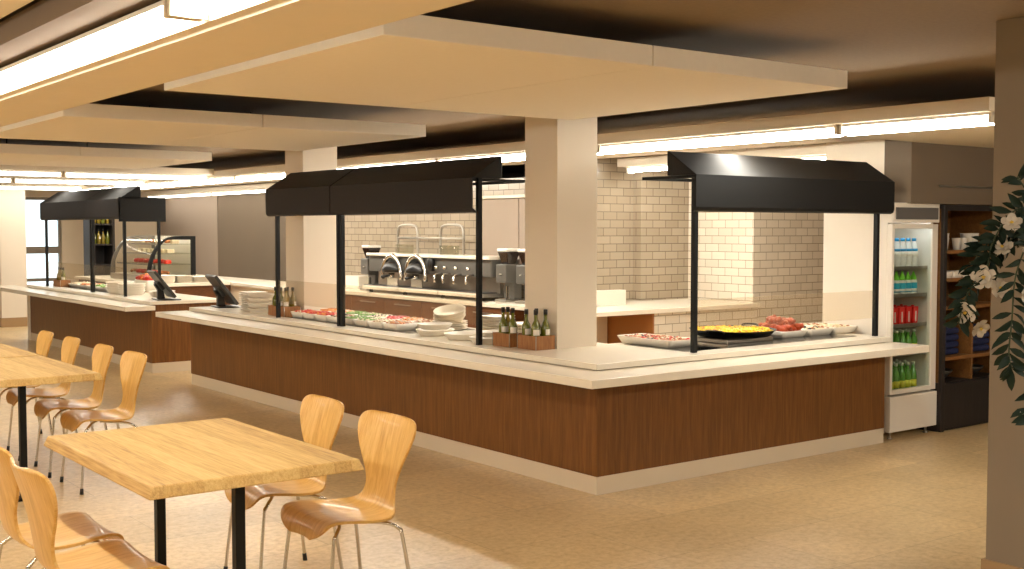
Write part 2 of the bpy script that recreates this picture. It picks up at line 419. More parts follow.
cross_strip(9.15, -6.0, 1.42); cross_strip(11.4, -6.0, 1.42); cross_strip(14.3, -6.0, 1.42)
for y, k in ((9.15, 'nearest'), (11.4, 'middle'), (14.3, 'farthest')):
    tube_light((-2.2, y, 2.27), (-.42, y, 2.27), 'left tube of the %s light row crossing the aisle' % k, G4, .10, 'tube_soft')
    tube_light((-.40, y, 2.27), (1.38, y, 2.27), 'right tube of the %s light row crossing the aisle' % k, G4, .10, 'tube_soft')
G6 = 'added light tubes of an unseen soffit'
soffit('soffit', [(-1.5, -5.3), (6.9, -5.3), (6.9, -4.6), (-1.5, -4.6)], 2.25, 2.33)  # unseen soffit and lamps added to brighten the right-hand floor
for x0, x1, k in ((-1.4, 1.3, 'nearest the seats'), (1.32, 4.02, 'middle of three'), (4.04, 6.74, 'farthest from the seats')):
    tube_light((x0, -4.95, 2.25), (x1, -4.95, 2.25), 'added light tube of an unseen soffit, ' + k, G6, .12)
G5 = 'added light tubes of an unseen rear beam'
for y0, y1 in ((-8.4, -4.2), (-4.18, 0), (.02, 4.2), (4.22, 8.4)):  # unseen lamp row added behind the viewer to light the seats
    tube_light((-6.3, y0, 2.25), (-6.3, y1, 2.25), 'added light tube on an unseen beam behind the viewer', G5, .12, 'tube_mid')

# ------------------------------------------------------------------ serving counters
ZW = .793; ZR = .754
t = thing('serving_counter', 'long L-shaped walnut serving counter with cream worktop and tray rail', 'counter', (0, 0, 0))
def Lpoly(o, d, X, Y):  # outer edge at o, depth d
    return [(o, o), (X, o), (X, d), (d, d), (d, Y), (o, Y)]
MB().prism(Lpoly(0, .84, 2.843, 6.2746), .111, ZW-.036).build('wood_panel', M['walnut'], t)
MB().prism(Lpoly(.004, .80, 2.843, 6.2746), 0, .111).build('plinth', M['plinth'], t)
w = MB().prism(Lpoly(-.026, .86, 2.875, 6.24), ZW-.036, ZW)
w.build('worktop', M['stone'], t, .003)
MB().prism([(-.333, -.333), (2.90, -.333), (2.90, -.001), (-.001, -.001), (-.001, 6.36), (-.333, 6.36)], ZR-.051, ZR-.001).build('tray_rail', M['stone'], t, .004)
MB().box(.17, 2.35, ZW, .78, 4.43, ZW+.003).build('warming_plate', M['black_glass'], t)
MB().box(.90, .15, ZW, 2.70, .74, ZW+.003).build('warming_plate', M['black_glass'], t)

C2E = 4.80
t = thing('serving_counter', 'farther walnut serving counter by the window, with rounded tray rail', 'counter', (0, 7.384, 0))
MB().box(0, 0, .111, .8, C2E, ZW-.036).build('wood_panel', M['walnut'], t)
MB().box(.004, 0.004, 0, .78, C2E-.004, .111).build('plinth', M['plinth'], t)
MB().box(-.026, -.03, ZW-.036, .84, C2E+.08, ZW).build('worktop', M['stone'], t, .003)
MB().box(-.333, -.13, ZR-.051, -.001, 5.6, ZR-.001).build('tray_rail', M['stone'], t, .004)
MB().box(.17, 2.05, ZW, .7, 4.1, ZW+.003).build('warming_plate', M['black_glass'], t)
MB().box(-.02, C2E, 0, .80, C2E+.10, ZW-.036).build('end_panel', M['white_lacquer'], t, .003)

# ------------------------------------------------------------------ canopies
# built along local +Y with the front towards -X; origin on the worktop below the front edge
HB, HT, HRZ, HRX = 1.704-ZW, 1.941-ZW, 2.10-ZW, .25
def canopy(label, loc, rz, L, posts, glass, front, side=None, arms=(0, 1)):
    t = thing('serving_canopy', label, 'canopy', loc, rz, 'black hooded canopies over the food counters')
    x0 = 0
    MB().prof([(0, HT), (HRX, HRZ), (HRX+.012, HRZ), (HRX+.012, HT+.0), (.02, HT)], 'y', 0, L).build('hood', M['fabric'], t, .003)
    b = MB(); r = .03
    pr = [(0, HT), (0, HB+r), (r*.3, HB+r*.3), (r, HB), (r+.012, HB), (r+.012, HB+.012), (.012, HB+r), (.012, HT)]
    b.prof(pr, 'y', 0.0, L).build('valance', front, t)
    for y in posts:
        MB().box(.055, y-.016, 0, .087, y+.016, HT).build('post', M['black_metal'], t)
    for y in (arms if arms else ()):
        yy = .012+y*(L-.036)
        MB().box(.012, yy, HT-.022, .50, yy+.02, HT-.002).build('arm', M['black_metal'], t)
    if arms: MB().box(.48, .012, HT-.022, .50, L-.004, HT-.002).build('rear_rail', M['black_metal'], t)
    if glass:
        MB().box(.066, glass[0], 1.135-ZW-.205, .076, glass[1], 1.135-ZW).build('sneeze_guard', M['glass'], t)
    if side is not None:
        MB().box(.0, side, HB-.03, .56, side+.012, HT+.02).build('side_valance', M['fabric'], t)
        MB().box(.47, side+.02, 0, .50, side+.05, HB).build('post', M['black_metal'], t)
    return t
canopy('short left half of the charcoal canopy pair on the near counter', (.016, 3.335, ZW), 0, 1.19, (1.10,), None, M['fabric_grey'], arms=(1,))
canopy('long right half of the charcoal canopy pair, over the plate stacks', (.016, 1.318, ZW), 0, 1.997, (.01, 1.93, 1.985), (.03, 3.10), M['fabric_grey'], arms=(0,))
canopy('deep black canopy on the right arm of the counter, over the paella pan', (2.953, .016, ZW), PI/2, 2.107, (.115, 2.045), (.13, 2.03), M['fabric'])
canopy('left half of the canopy pair on the farther counter by the window', (.016, 9.665, ZW), 0, 2.01, (.02, 1.97), (.05, 1.95), M['fabric_grey'], arms=(1,))
canopy('right half of the canopy pair on the farther counter, with closed black side', (.016, 8.434, ZW), 0, 1.225, (.03, 1.195), (.06, 1.16), M['fabric_grey'], side=.0, arms=())

# ------------------------------------------------------------------ tables
def make_table():
    t = thing('dining_table', '', 'table', (0, 0, 0), 0, 'pale wooden dining tables')
    a, b = .394, .60
    vs = [(-a, -b, .74), (a, -b, .74), (a, b, .74), (-a, b, .74)]
    e = .016
    lo = [(-a-e, -b-e, .698), (a+e, -b-e, .698), (a+e, b+e, .698), (-a-e, b+e, .698)]
    m = MB().add(lo+vs, [(3, 2, 1, 0), (4, 5, 6, 7), (0, 1, 5, 4), (1, 2, 6, 5), (2, 3, 7, 6), (3, 0, 4, 7)])
    m.build('tabletop', M['ash_table'], t, .006, 3)
    for y in (-.40, .395):
        MB().box(-.019, y-.019, .012, .019, y+.019, .69).build('leg', M['black_metal'], t, .002)
        MB().box(-.05, y-.05, 0, .05, y+.05, .014).build('foot', M['black_metal'], t, .003)
        MB().box(-.25, y-.025, .685, .25, y+.025, .698).build('top_bracket', M['black_metal'], t)
    return t
tab = make_table()
tab.location = (-2.826, -.82, 0); tab['label'] = 'front pale wooden dining table with two black legs, whole top in view'
copy_tree(tab, (-2.756, 2.37, 0), 0, 'second pale wooden table behind the front one, cut by the left edge')
copy_tree(tab, (-2.756, 3.606, 0), 0, 'third pale wooden table pushed end to end behind the second')

# ------------------------------------------------------------------ chairs (front towards local -X, origin under the back top)
PROF = [(-0.1915, 0.362, 0.085), (-0.1932, 0.378, 0.135), (-0.1865, 0.403, 0.18), (-0.1646, 0.432, 0.207), (-0.1218, 0.44, 0.222), (-0.0714, 0.436, 0.229), (-0.0084, 0.428, 0.229), (0.055, 0.423, 0.222), (0.105, 0.423, 0.207), (0.142, 0.431, 0.178), (0.164, 0.449, 0.144), (0.177, 0.478, 0.122), (0.186, 0.515, 0.114), (0.194, 0.56, 0.126), (0.203, 0.612, 0.156), (0.214, 0.664, 0.19), (0.225, 0.709, 0.214), (0.236, 0.746, 0.2235), (0.245, 0.775, 0.215), (0.2525, 0.793, 0.188), (0.257, 0.803, 0.14), (0.259, 0.808, 0.07)]
def make_chair():
    t = thing('dining_chair', '', 'chair', (0, 0, 0), 0, 'bent plywood dining chairs with chrome legs')
    P = smooth_path(PROF, 3); n = len(P); K = 14; X0 = .259; TH = .011
    top = []
    for i, p in enumerate(P):
        tn = (P[min(i+1, n-1)]-P[max(i-1, 0)]); tx, tz = tn.x, tn.y; l = math.hypot(tx, tz); nx, nz = -tz/l, tx/l  # towards the sitter
        s = i/(n-1)
        back = max(0, min(1, (p.y-.47)/.15)); seat = max(0, min(1, (.05-p.x)/.2))*(1-back)
        for k in range(K+1):
            v = -1+2*k/K
            e = math.copysign(abs(v)**.9, v)
            y = e*p.z
            d = back*.035*(v*v)*(p.z/.22) + (1-back)*.010*(v*v) - seat*.0*(v*v)
            top.append((p.x-X0+nx*d, y, p.y+nz*d, nx, nz))
    vs = [(a, b, c) for a, b, c, _, _ in top]+[(a-nx*TH, b, c-nz*TH) for a, b, c, nx, nz in top]
    o = len(top); W = K+1; fs = []
    for i in range(n-1):
        for k in range(K):
            a = i*W+k; fs.append((a, a+1, a+W+1, a+W)); fs.append((o+a, o+a+W, o+a+W+1, o+a+1))
    rim = [k for k in range(W)]+[i*W+K for i in range(1, n)]+[(n-1)*W+k for k in range(K-1, -1, -1)]+[i*W for i in range(n-2, 0, -1)]
    for a, b in zip(rim, rim[1:]+rim[:1]): fs.append((b, a, o+a, o+b))
    m = MB().add(vs, fs, True); sh = m.build('seat_shell', M['ash_chair'], t, .003, 2)
    for sx, sy in ((-1, -1), (-1, 1), (1, -1), (1, 1)):
        cx = -X0-.02
        if sx < 0: pts = [(cx-.01, sy*.03, .406), (cx-.05, sy*.09, .408), (cx-.085, sy*.155, .407), (cx-.115, sy*.183, .384), (cx-.13, sy*.190, .34), (cx-.165, sy*.215, .0)]
        else: pts = [(cx+.01, sy*.03, .400), (cx+.06, sy*.09, .400), (cx+.13, sy*.165, .398), (cx+.172, sy*.188, .374), (cx+.188, sy*.194, .33), (cx+.235, sy*.220, .0)]
        q = smooth_path(pts, 5)
        lg = MB().tube(q, .0078, 8).build('leg', M['chrome'], t)
        e = q[-1]; d = (q[-1]-q[-2]).normalized()
        MB().tube([e-d*.035, e], [.0105, .0115], 8).build('foot_cap', M['black_plastic'], lg)
    MB().lathe([(.06, 0), (.06, .008), (.0, .008)], (-X0-.02, 0, .408), 16).build('mounting_plate', M['chrome'], t)
    return t
ch = make_chair()
spots = [(-2.00, -.98, 0, 'plywood chair right of the front table, nearest the serving counter corner'),
         (-1.993, -.395, R(-4), 'plywood chair right of the front table, half hidden behind the tabletop'),
         (-3.57, -1.13, PI, 'plywood chair at the lower left, back to the viewer, nearer of two'),
         (-3.555, -.61, PI, 'plywood chair at the lower left, back to the viewer, cut by the edge'),
         (-2.00, 2.10, R(-1), 'plywood chair at the second table, nearest the front table'),
         (-2.005, 2.68, R(-4), 'plywood chair at the second table, second in the row of four'),
         (-2.01, 3.37, R(-4), 'plywood chair at the third table, third in the row of four'),
         (-2.02, 3.98, R(-4), 'plywood chair at the third table, farthest in the row of four')]
for i, (x, y, a, l) in enumerate(spots):
    if i == 0:
        ch.location = (x, y, 0); ch.rotation_euler = (0, 0, a); ch['label'] = l
    else: copy_tree(ch, (x, y, 0), a, l)

# ------------------------------------------------------------------ bottles in wooden crates
def crate(loc, rz, lx, ly, label):
    t = thing('bottle_crate', label, 'crate', loc, rz, 'wooden bottle crates on the counters')
    h = .092; w = .012
    MB().box(0, 0, 0, lx, ly, .01).box(0, 0, .01, w, ly, h).box(lx-w, 0, .01, lx, ly, h).box(w, 0, .01, lx-w, w, h).box(w, ly-w, .01, lx-w, ly, h).build('box', M['crate_wood'], t, .0015)
    for x in (0, lx):
        for y in (0, ly): MB().tube([(x, y, 0), (x, y, h+.002)], .0035, 6).build('corner_strip', M['steel'], t)
    return t
def make_bottle(glass):
    t = thing('oil_bottle', '', 'bottle', (0, 0, 0))
    MB().lathe([(.028, 0), (.031, .006), (.031, .125), (.027, .150), (.015, .175), (.0115, .185), (.0115, .222)], seg=16).build('bottle_body', glass, t)
    MB().lathe([(.0135, .220), (.0140, .250), (.012, .254), (0, .254)], seg=12).build('cap', M['cap_black'], t)
    b = MB(); n = 8
    vs = []; 
    for k in range(n+1):
        a = R(200+k*90/n)
        vs += [(.0316*math.cos(a), .0316*math.sin(a), .085), (.0316*math.cos(a), .0316*math.sin(a), .124)]
    b.add(vs, [(2*k, 2*k+2, 2*k+3, 2*k+1) for k in range(n)], True)
    b.build('label', M['paper'], t)
    return t
bg = make_bottle(M['bottle_green']); ba = make_bottle(M['oil_amber'])
used = {bg: False, ba: False}
def put_bottle(src, loc, rz, label, group):
    if not used[src]:
        used[src] = True; src.location = loc; src.rotation_euler = (0, 0, rz); src['label'] = label; src['group'] = group; return src
    return copy_tree(src, loc, rz, label, group)
ga = 'oil bottles beside the central pillar'
crate((.168, .80, ZW), 0, .165, .20, 'right wooden crate of oil bottles against the central pillar')
for i, (x, y, s, l) in enumerate([(.205, .850, bg, 'nearest bottle in the right crate, white label to the aisle'), (.205, .950, bg, 'left front bottle in the right crate'),
        (.285, .845, bg, 'rightmost green bottle in the right crate, by the pillar'), (.29, .95, ba, 'paler bottle at the back of the right crate')]):
    put_bottle(s, (x, y, ZW+.011), i*.3, l, ga)
crate((.146, 1.06, ZW), 0, .12, .19, 'left wooden crate of oil bottles near the central pillar')
for i, (x, y, s, l) in enumerate([(.205, 1.10, bg, 'dark green bottle with white label in the left crate'), (.19, 1.19, bg, 'leftmost dark bottle of the left crate'), (.235, 1.195, ba, 'paler bottle at the back of the left crate')]):
    put_bottle(s, (x, y, ZW+.011), i*.2, l, ga)
gb = 'oil bottles beside the second pillar'
crate((.155, 4.455, ZW), 0, .165, .33, 'wooden crate of pale oil bottles in front of the second pillar')
for i, (x, y, s, l) in enumerate([(.20, 4.51, ba, 'right front amber bottle by the second pillar'), (.20, 4.61, bg, 'middle front bottle with white label by the second pillar'), (.20, 4.72, bg, 'left front dark bottle by the second pillar'),
        (.275, 4.52, ba, 'right back amber bottle by the second pillar'), (.275, 4.63, ba, 'middle back amber bottle by the second pillar')]):
    put_bottle(s, (x, y, ZW+.011), i*.4, l, gb)
gc = 'oil bottles at the window end'
crate((.15, 11.25, ZW), 0, .14, .32, 'wooden crate of oil bottles at the window end of the farther counter')
for i, (y, l) in enumerate([(11.31, 'right of three oil bottles at the window end'), (11.41, 'middle of three oil bottles at the window end'), (11.51, 'left of three oil bottles at the window end')]):
    put_bottle(ba if i else bg, (.21, y, ZW+.011), i, l, gc)

# ------------------------------------------------------------------ dishes with food
def rrect(hx, hy, r, n=5):
    out = []
    for cx, cy, a0 in ((hx-r, hy-r, 0), (-hx+r, hy-r, 90), (-hx+r, -hy+r, 180), (hx-r, -hy+r, 270)):
        for k in range(n+1):
            a = R(a0+90*k/n); out.append((cx+r*math.cos(a), cy+r*math.sin(a)))
    return out
def dish(hx, hy, h, loc, rz, label, group):
    t = tag(None or _dish_mesh(hx, hy, h), label, 'dish', group); t.location = loc; t.rotation_euler = (0, 0, rz); return t
def _dish_mesh(hx, hy, h):
    rings = [(hx*.80, hy*.86, 0), (hx*.84, hy*.89, .003), (hx, hy, h), (hx-.004, hy-.004, h+.002), (hx-.010, hy-.010, h-.002), (hx*.82, hy*.86, .010)]
    vs = []; n = None
    for a, b, z in rings:
        q = rrect(a, b, min(a, b)*.22); n = len(q); vs += [(x, y, z) for x, y in q]
    fs = [(i*n+k, i*n+(k+1) % n, (i+1)*n+(k+1) % n, (i+1)*n+k) for i in range(len(rings)-1) for k in range(n)]
    fs += [tuple(range(n-1, -1, -1)), tuple(5*n+k for k in range(n))]
    m = MB(); m.add(vs, fs, True); o = m.build('serving_dish', M['ceramic'])
    return o
def food(name, label, mats, hx, hy, z0, loc, rz, n, r, dome=.02):
    """loose food heaped in a dish: a low mound under many small pieces"""
    m = MB(); q = rrect(hx, hy, min(hx, hy)*.25); c = len(q)
    vs = [(x, y, z0-.012) for x, y in q]+[(x*.97, y*.97, z0) for x, y in q]+[(x*.6, y*.6, z0+dome*.8) for x, y in q]+[(0, 0, z0+dome)]
    fs = [tuple(range(c-1, -1, -1))]+[(i*c+k, i*c+(k+1) % c, (i+1)*c+(k+1) % c, (i+1)*c+k) for i in range(2) for k in range(c)]+[(2*c+k, 2*c+(k+1) % c, 3*c) for k in range(c)]
    m.add(vs, fs, True)
    nf = len(m.f); idx = [0]*nf
    for i in range(n):
        u, v = random.uniform(-.92, .92), random.uniform(-.92, .92)
        z = z0+dome*(1-max(abs(u), abs(v))**2)*.9
        k = len(m.f); m.blob((u*hx, v*hy, z), r*random.uniform(.7, 1.25), 1, .25, (1, 1, .7))
        idx += [random.randrange(len(mats)) if len(mats) > 1 else 0]*(len(m.f)-k)
    o = m.build(name, M[mats[0]], recalc=True)
    for x in mats[1:]: o.data.materials.append(M[x])
    for p, i in zip(o.data.polygons, idx): p.material_index = i
    o.location = loc; o.rotation_euler = (0, 0, rz)
    return tag(o, label, 'food', None, 'stuff')
row1 = [('f_red', 'sliced tomatoes', ['f_red', 'f_red', 'f_cream']), ('f_red', 'chopped red peppers', ['f_red', 'f_red', 'f_orange']), ('f_red', 'diced beetroot and tomato', ['f_red', 'f_orange']),
        ('f_cream', 'bean salad', ['f_brown', 'f_cream', 'f_olive']), ('f_green', 'leaf salad with olives', ['f_green', 'f_green', 'f_olive', 'f_cream']), ('f_green', 'cucumber salad', ['f_green', 'f_cream']),
        ('f_cream', 'pale pasta salad', ['f_cream', 'f_brown']), ('f_brown', 'browned gratin', ['f_brown', 'f_orange', 'f_cream'])]
row2 = [('f_orange', 'grated carrot', ['f_orange']), ('f_orange', 'carrot and corn mix', ['f_orange', 'f_cream']), ('f_green', 'green beans', ['f_green']), ('f_green', 'shredded lettuce', ['f_green', 'f_cream']),
        ('f_cream', 'potato salad', ['f_cream', 'f_olive']), ('f_red', 'bright red pepper strips', ['f_red']), ('f_orange', 'salmon coloured salad', ['f_orange', 'f_cream']), ('f_brown', 'roasted vegetables', ['f_brown', 'f_cream'])]
DP = .228
dg = 'white serving dishes on the long warming plate'
for r_, (row, xx, rn) in enumerate(((row1, .295, 'front'), (row2, .56, 'back'))):
    for i, (mt, nmx, mats) in enumerate(row):
        y = 4.295-i*DP
        big = .05
        dish(.112, .108, big, (xx, y, ZW+.003), 0, 'white dish of %s, %s row, %s from the second pillar' % (nmx, rn, ORD[i]), dg)
        food('salad_filling', '%s heaped in the %s dish of the %s row' % (nmx, ORD[i], rn), mats, .098, .094, big-.004, (xx, y, ZW+.003), 0, 55, .012)
# right arm
d2 = 'white serving dishes on the right arm of the counter'
dish(.135, .27, .05, (1.07, .60, ZW+.003), 0, 'long white dish of red topped slices left of the paella pan', d2)
food('bake_slices', 'red topped bake slices in the long dish left of the paella pan', ['f_brown', 'f_red', 'f_cream', 'f_olive'], .12, .25, .045, (1.07, .60, ZW+.003), 0, 140, .012, .012)
xs = [2.22, 2.53, 2.82]
for i, (x, l) in enumerate(zip(xs, ('white dish of roast chicken right of the paella pan', 'white dish of stuffed bites, middle of three right of the pan', 'white dish of stuffed bites at the end, by the fridge'))):
    dish(.145, .20, .05, (x, .52, ZW+.003), 0, l, d2)
food('stuffed_bites', 'cream and black stuffed bites in the middle dish', ['f_cream', 'f_brown', 'f_olive'], .125, .18, .047, (2.53, .52, ZW+.003), 0, 60, .014, .006)
food('stuffed_bites', 'cream and brown stuffed bites in the end dish', ['f_cream', 'f_brown', 'f_cream'], .125, .18, .047, (2.82, .52, ZW+.003), 0, 60, .014, .006)
food('chicken_bed', 'red glazed sauce bed under the chicken pieces', ['f_wing'], .125, .18, .04, (2.22, .52, ZW+.003), 0, 10, .015, .012)
def make_piece():
    m = MB(); m.blob((0, 0, 0), .042, 2, .26, (1, .75, .7)); m.blob((.034, .014, .006), .03, 2, .28, (1.1, .8, .8)); m.blob((-.032, -.014, .004), .026, 2, .3, (1, .9, .8)); m.blob((.0, .022, .018), .02, 2, .3)
    return m.build('chicken_piece', M['f_wing'])
pcs = []
for i in range(11):
    if i < 3: o = make_piece(); pcs.append(o)
    else: o = pcs[i % 3].copy(); COL.objects.link(o)
    lay = 0 if i < 7 else 1
    x = 2.22+[-.08, 0, .085, -.085, .0, .08, .03, -.05, .045, -.01, .07][i]; y = .52+[-.14, -.12, -.13, -.02, .01, -.01, .11, -.10, -.08, .02, .09][i]
    o.location = (x, y, ZW+.003+.068+lay*.042); o.rotation_euler = (random.uniform(-.3, .3), random.uniform(-.3, .3), random.uniform(0, 6))
    tag(o, 'red glazed roast chicken piece, %s of the heap right of the pan' % (('lower', 'upper')[lay]), 'chicken', 'roast chicken pieces')
# paella pan on its stand
PX, PY = 1.70, .47
t = thing('pan_stand', 'low metal stand under the wide paella pan', 'stand', (PX, PY, ZW+.003))
MB().box(-.24, -.17, 0, .24, .17, .028).build('base', M['steel'], t, .004)
MB().lathe([(.20, .028), (.20, .040), (.18, .040), (.18, .028)], seg=28).build('burner_ring', M['steel_dark'], t)
t = thing('paella_pan', 'wide black two handled paella pan of yellow rice', 'pan', (PX, PY, ZW+.043))
MB().lathe([(.0, 0), (.26, 0), (.305, .042), (.309, .046), (.301, .044), (.258, .006), (0, .006)], seg=40).build('pan_body', M['pan'], t)
for a in (R(200), R(20)):
    c, s_ = math.cos(a), math.sin(a)
    pts = [(.30*c-.05*-s_*0-.06*s_, .30*s_+.06*c, .036), (.345*c-.055*s_, .345*s_+.055*c, .052), (.365*c, .365*s_, .056), (.345*c+.055*s_, .345*s_-.055*c, .052), (.30*c+.06*s_, .30*s_-.06*c, .036)]
    MB().tube(smooth_path(pts, 4), .007, 8).build('handle', M['pan'], t)
m = MB(); m.lathe([(.282, .028), (.286, .036), (.2, .046), (.1, .050), (0, .051)], seg=32)
nf = len(m.f); idx = [0]*nf
for i in range(330):
    a = random.uniform(0, 2*PI); q = .275*math.sqrt(random.random()); k = len(m.f)
    m.blob((q*math.cos(a), q*math.sin(a), .043+.006*(1-(q/.28)**2)), random.uniform(.006, .014), 1, .25, (1, 1, .6))
    idx += [random.choice([0, 0, 0, 0, 1])]*(len(m.f)-k)
o = m.build('paella_rice', M['f_yellow']); o.data.materials.append(M['f_orange'])
for p, i in zip(o.data.polygons, idx): p.material_index = i
o.location = (PX, PY, ZW+.043); tag(o, 'yellow saffron rice filling the wide black pan', 'rice', None, 'stuff')

# farther counter food
dg3 = 'white serving dishes on the farther counter'
for i, (mats, l) in enumerate([(['f_cream'], 'cream dip'), (['f_orange', 'f_brown'], 'orange and brown salad'), (['f_green', 'f_cream'], 'pale green salad'), (['f_green', 'f_cream', 'f_yellow'], 'mixed leaf salad'), (['f_green', 'f_cream'], 'cucumber slices')]):
    y = 11.05-i*.40
    dish(.16, .19, .045, (.40, y, ZW+.003), 0, 'white dish of %s on the farther counter, %s from the window' % (l, ORD[i]), dg3)
    food('salad_filling', '%s in the %s dish from the window' % (l, ORD[i]), mats, .14, .165, .042, (.40, y, ZW+.003), 0, 40, .018)
food('tomato_heap', 'bright red tomatoes heaped behind the white plates on the farther counter', ['f_red', 'f_red', 'f_orange'], .11, .20, .16, (.70, 9.35, ZW), 0, 40, .035, .06)
dish(.12, .22, .15, (.70, 9.35, ZW), 0, 'deep white dish of red tomatoes on the farther counter', dg3)

# ------------------------------------------------------------------ plates and bowls
def plate_mesh(kind):
    m = MB()
    if kind == 'bowl': m.lathe([(.0, 0), (.115, 0), (.120, .004), (.146, .042), (.148, .045), (.143, .044), (.115, .009), (0, .007)], seg=32)
    elif kind == 'plate': m.lathe([(0, 0), (.085, 0), (.09, .005), (.132, .014), (.134, .016), (.130, .017), (.088, .009), (0, .008)], seg=32)
    else:
        rings = [(.085, .085, 0), (.11, .11, .016), (.112, .112, .018), (.107, .107, .018), (.08, .08, .006)]
        vs = []; n = 0
        for a, b, z in rings:
            q = rrect(a, b, .02, 4); n = len(q); vs += [(x, y, z) for x, y in q]
        fs = [(i*n+k, i*n+(k+1) % n, (i+1)*n+(k+1) % n, (i+1)*n+k) for i in range(4) for k in range(n)]+[tuple(range(n-1, -1, -1)), tuple(4*n+k for k in range(n))]
        m.add(vs, fs)
    return m
PROTO = {}
def put_plate(kind, loc, rot, label, cat, group, scale=1):
    name = {'bowl': 'serving_bowl', 'plate': 'dinner_plate', 'square': 'square_plate'}[kind]
    if kind not in PROTO: o = PROTO[kind] = plate_mesh(kind).build(name, M['ceramic'])
    else: o = PROTO[kind].copy(); COL.objects.link(o)
    o.location = loc; o.rotation_euler = rot; o.scale = (scale,)*3
    return tag(o, label, cat, group)
put_plate('bowl', (.26, 2.14, ZW), (0, 0, 0), 'lower white bowl of the pair just right of the salad dishes', 'bowl', 'white bowls under the long canopy')
put_plate('bowl', (.26, 2.14, ZW+.047), (0, 0, 0), 'upper white bowl of the pair just right of the salad dishes', 'bowl', 'white bowls under the long canopy', .9)
put_plate('bowl', (.25, 1.745, ZW), (0, 0, 0), 'white bowl left of the thin canopy post', 'bowl', 'white bowls under the long canopy', 1.0)
put_plate('bowl', (.235, 1.415, ZW), (0, 0, 0), 'white bowl right behind the thin canopy post', 'bowl', 'white bowls under the long canopy', .95)
put_plate('bowl', (.255, 1.40, ZW+.045), (0, 0, .4), 'shallow white bowl stacked at the left of the oil crates', 'bowl', 'white bowls under the long canopy', .8)
gs = 'stacked square plates under the long canopy'
for k in range(8): put_plate('square', (.62, 1.86, ZW+k*.0185), (0, 0, .02*k), 'square plate, tall stack behind the round bowls, %s from the bottom' % ORD[k], 'plate', gs)
for k in range(6): put_plate('square', (.66, 1.56, ZW+k*.0185), (0, 0, -.02*k), 'square plate, lower stack beside the thin post, %s from the bottom' % ORD[k], 'plate', gs)
gt = 'round plates behind the bowls'
for k in range(5): put_plate('plate', (.60, 2.44, ZW+k*.014), (0, 0, 0), 'round plate, low pile under the leaning bowls, %s from the bottom' % ORD[k], 'plate', gt, 1.05)
for k in range(3): put_plate('bowl', (.60, 2.44, ZW+.072+k*.026), (R(8), R(-14), 0), 'white bowl leaning on the round plates, %s of three' % ['bottom', 'middle', 'top'][k], 'bowl', 'leaning white bowls', .88)
gu = 'crockery between the near till and the second pillar'
for k in range(10): put_plate('square', (.30, 5.42, ZW+k*.0185), (0, 0, 0), 'square white plate stacked by the near till, %s from the bottom' % ORD[k], 'plate', gu)
for k in range(4): put_plate('bowl', (.26, 5.13, ZW+k*.045), (R(2-k*2), R(k*2), 0), 'white bowl piled left of the second pillar, %s from the bottom' % ORD[k], 'bowl', gu)
gv = 'crockery on the farther counter'
for k in range(4): put_plate('bowl', (.28, 9.22, ZW+k*.03), (0, 0, 0), 'white bowl in the near stack on the farther counter, %s from the bottom' % ORD[k], 'bowl', gv, 1.15)
for k in range(4): put_plate('bowl', (.30, 8.86, ZW+k*.028), (0, 0, 0), 'white bowl in the stack left of the farther till, %s from the bottom' % ORD[k], 'bowl', gv, 1.1)
for k in range(4): put_plate('plate', (.46, 8.28, ZW+k*.015), (0, 0, 0), 'round plate, low pile behind the farther till, %s from the bottom' % ORD[k], 'plate', gv, 1.15)

# ------------------------------------------------------------------ tills
def till(loc, rz, label):
    t = thing('till_terminal', label, 'till', loc, rz, 'black touch screen tills')
    MB().box(-.13, -.16, 0, .13, .16, .012).build('base', M['black_plastic'], t, .004)
    s_ = MB(); s_.prof([(-.10, .012), (-.02, .012), (-.035, .10), (-.07, .155), (-.12, .20), (-.135, .17), (-.10, .11)], 'y', -.035, .035)
    s_.build('stand', M['black_plastic'], t, .006)
    # tilted screen: front plane faces +X and up
    a = R(38); ca, sa = math.cos(a), math.sin(a)
    def P(u, v, w): return (-.035-sa*u+ca*w, v, .185+ca*u+sa*w)
    u0, u1, v0, v1 = -.18, .19, -.19, .19
    def slab(w0, w1, e=0):
        return [P(u, v, w) for w in (w0, w1) for u, v in ((u0+e, v0+e), (u1-e, v0+e), (u1-e, v1-e), (u0+e, v1-e))]
    F = [(3, 2, 1, 0), (4, 5, 6, 7), (0, 1, 5, 4), (1, 2, 6, 5), (2, 3, 7, 6), (3, 0, 4, 7)]
    MB().add(slab(-.032, 0), F).build('screen_housing', M['slate_plastic'], t, .006)
    MB().add(slab(0, .002, .014), F).build('display', M['screen'], t)
    q = [P(u, v, w) for w in (-.065, -.032) for u, v in ((-.05, -.09), (.06, -.09), (.06, .09), (-.05, .09))]
    MB().add(q, F).build('rear_cover', M['slate_plastic'], t, .006)
    q = [P(u, v, w) for w in (-.069, -.064) for u, v in ((.0, .04), (.03, .04), (.03, .10), (.0, .10))]
    MB().add(q, F).build('receipt_slot', M['white_plastic'], t)
    return t
till((.30, 6.05, ZW), R(-8), 'black till at the left end of the near counter, next to the stacked plates')
till((.26, 7.62, ZW), R(-8), 'black till at the right end of the farther counter')
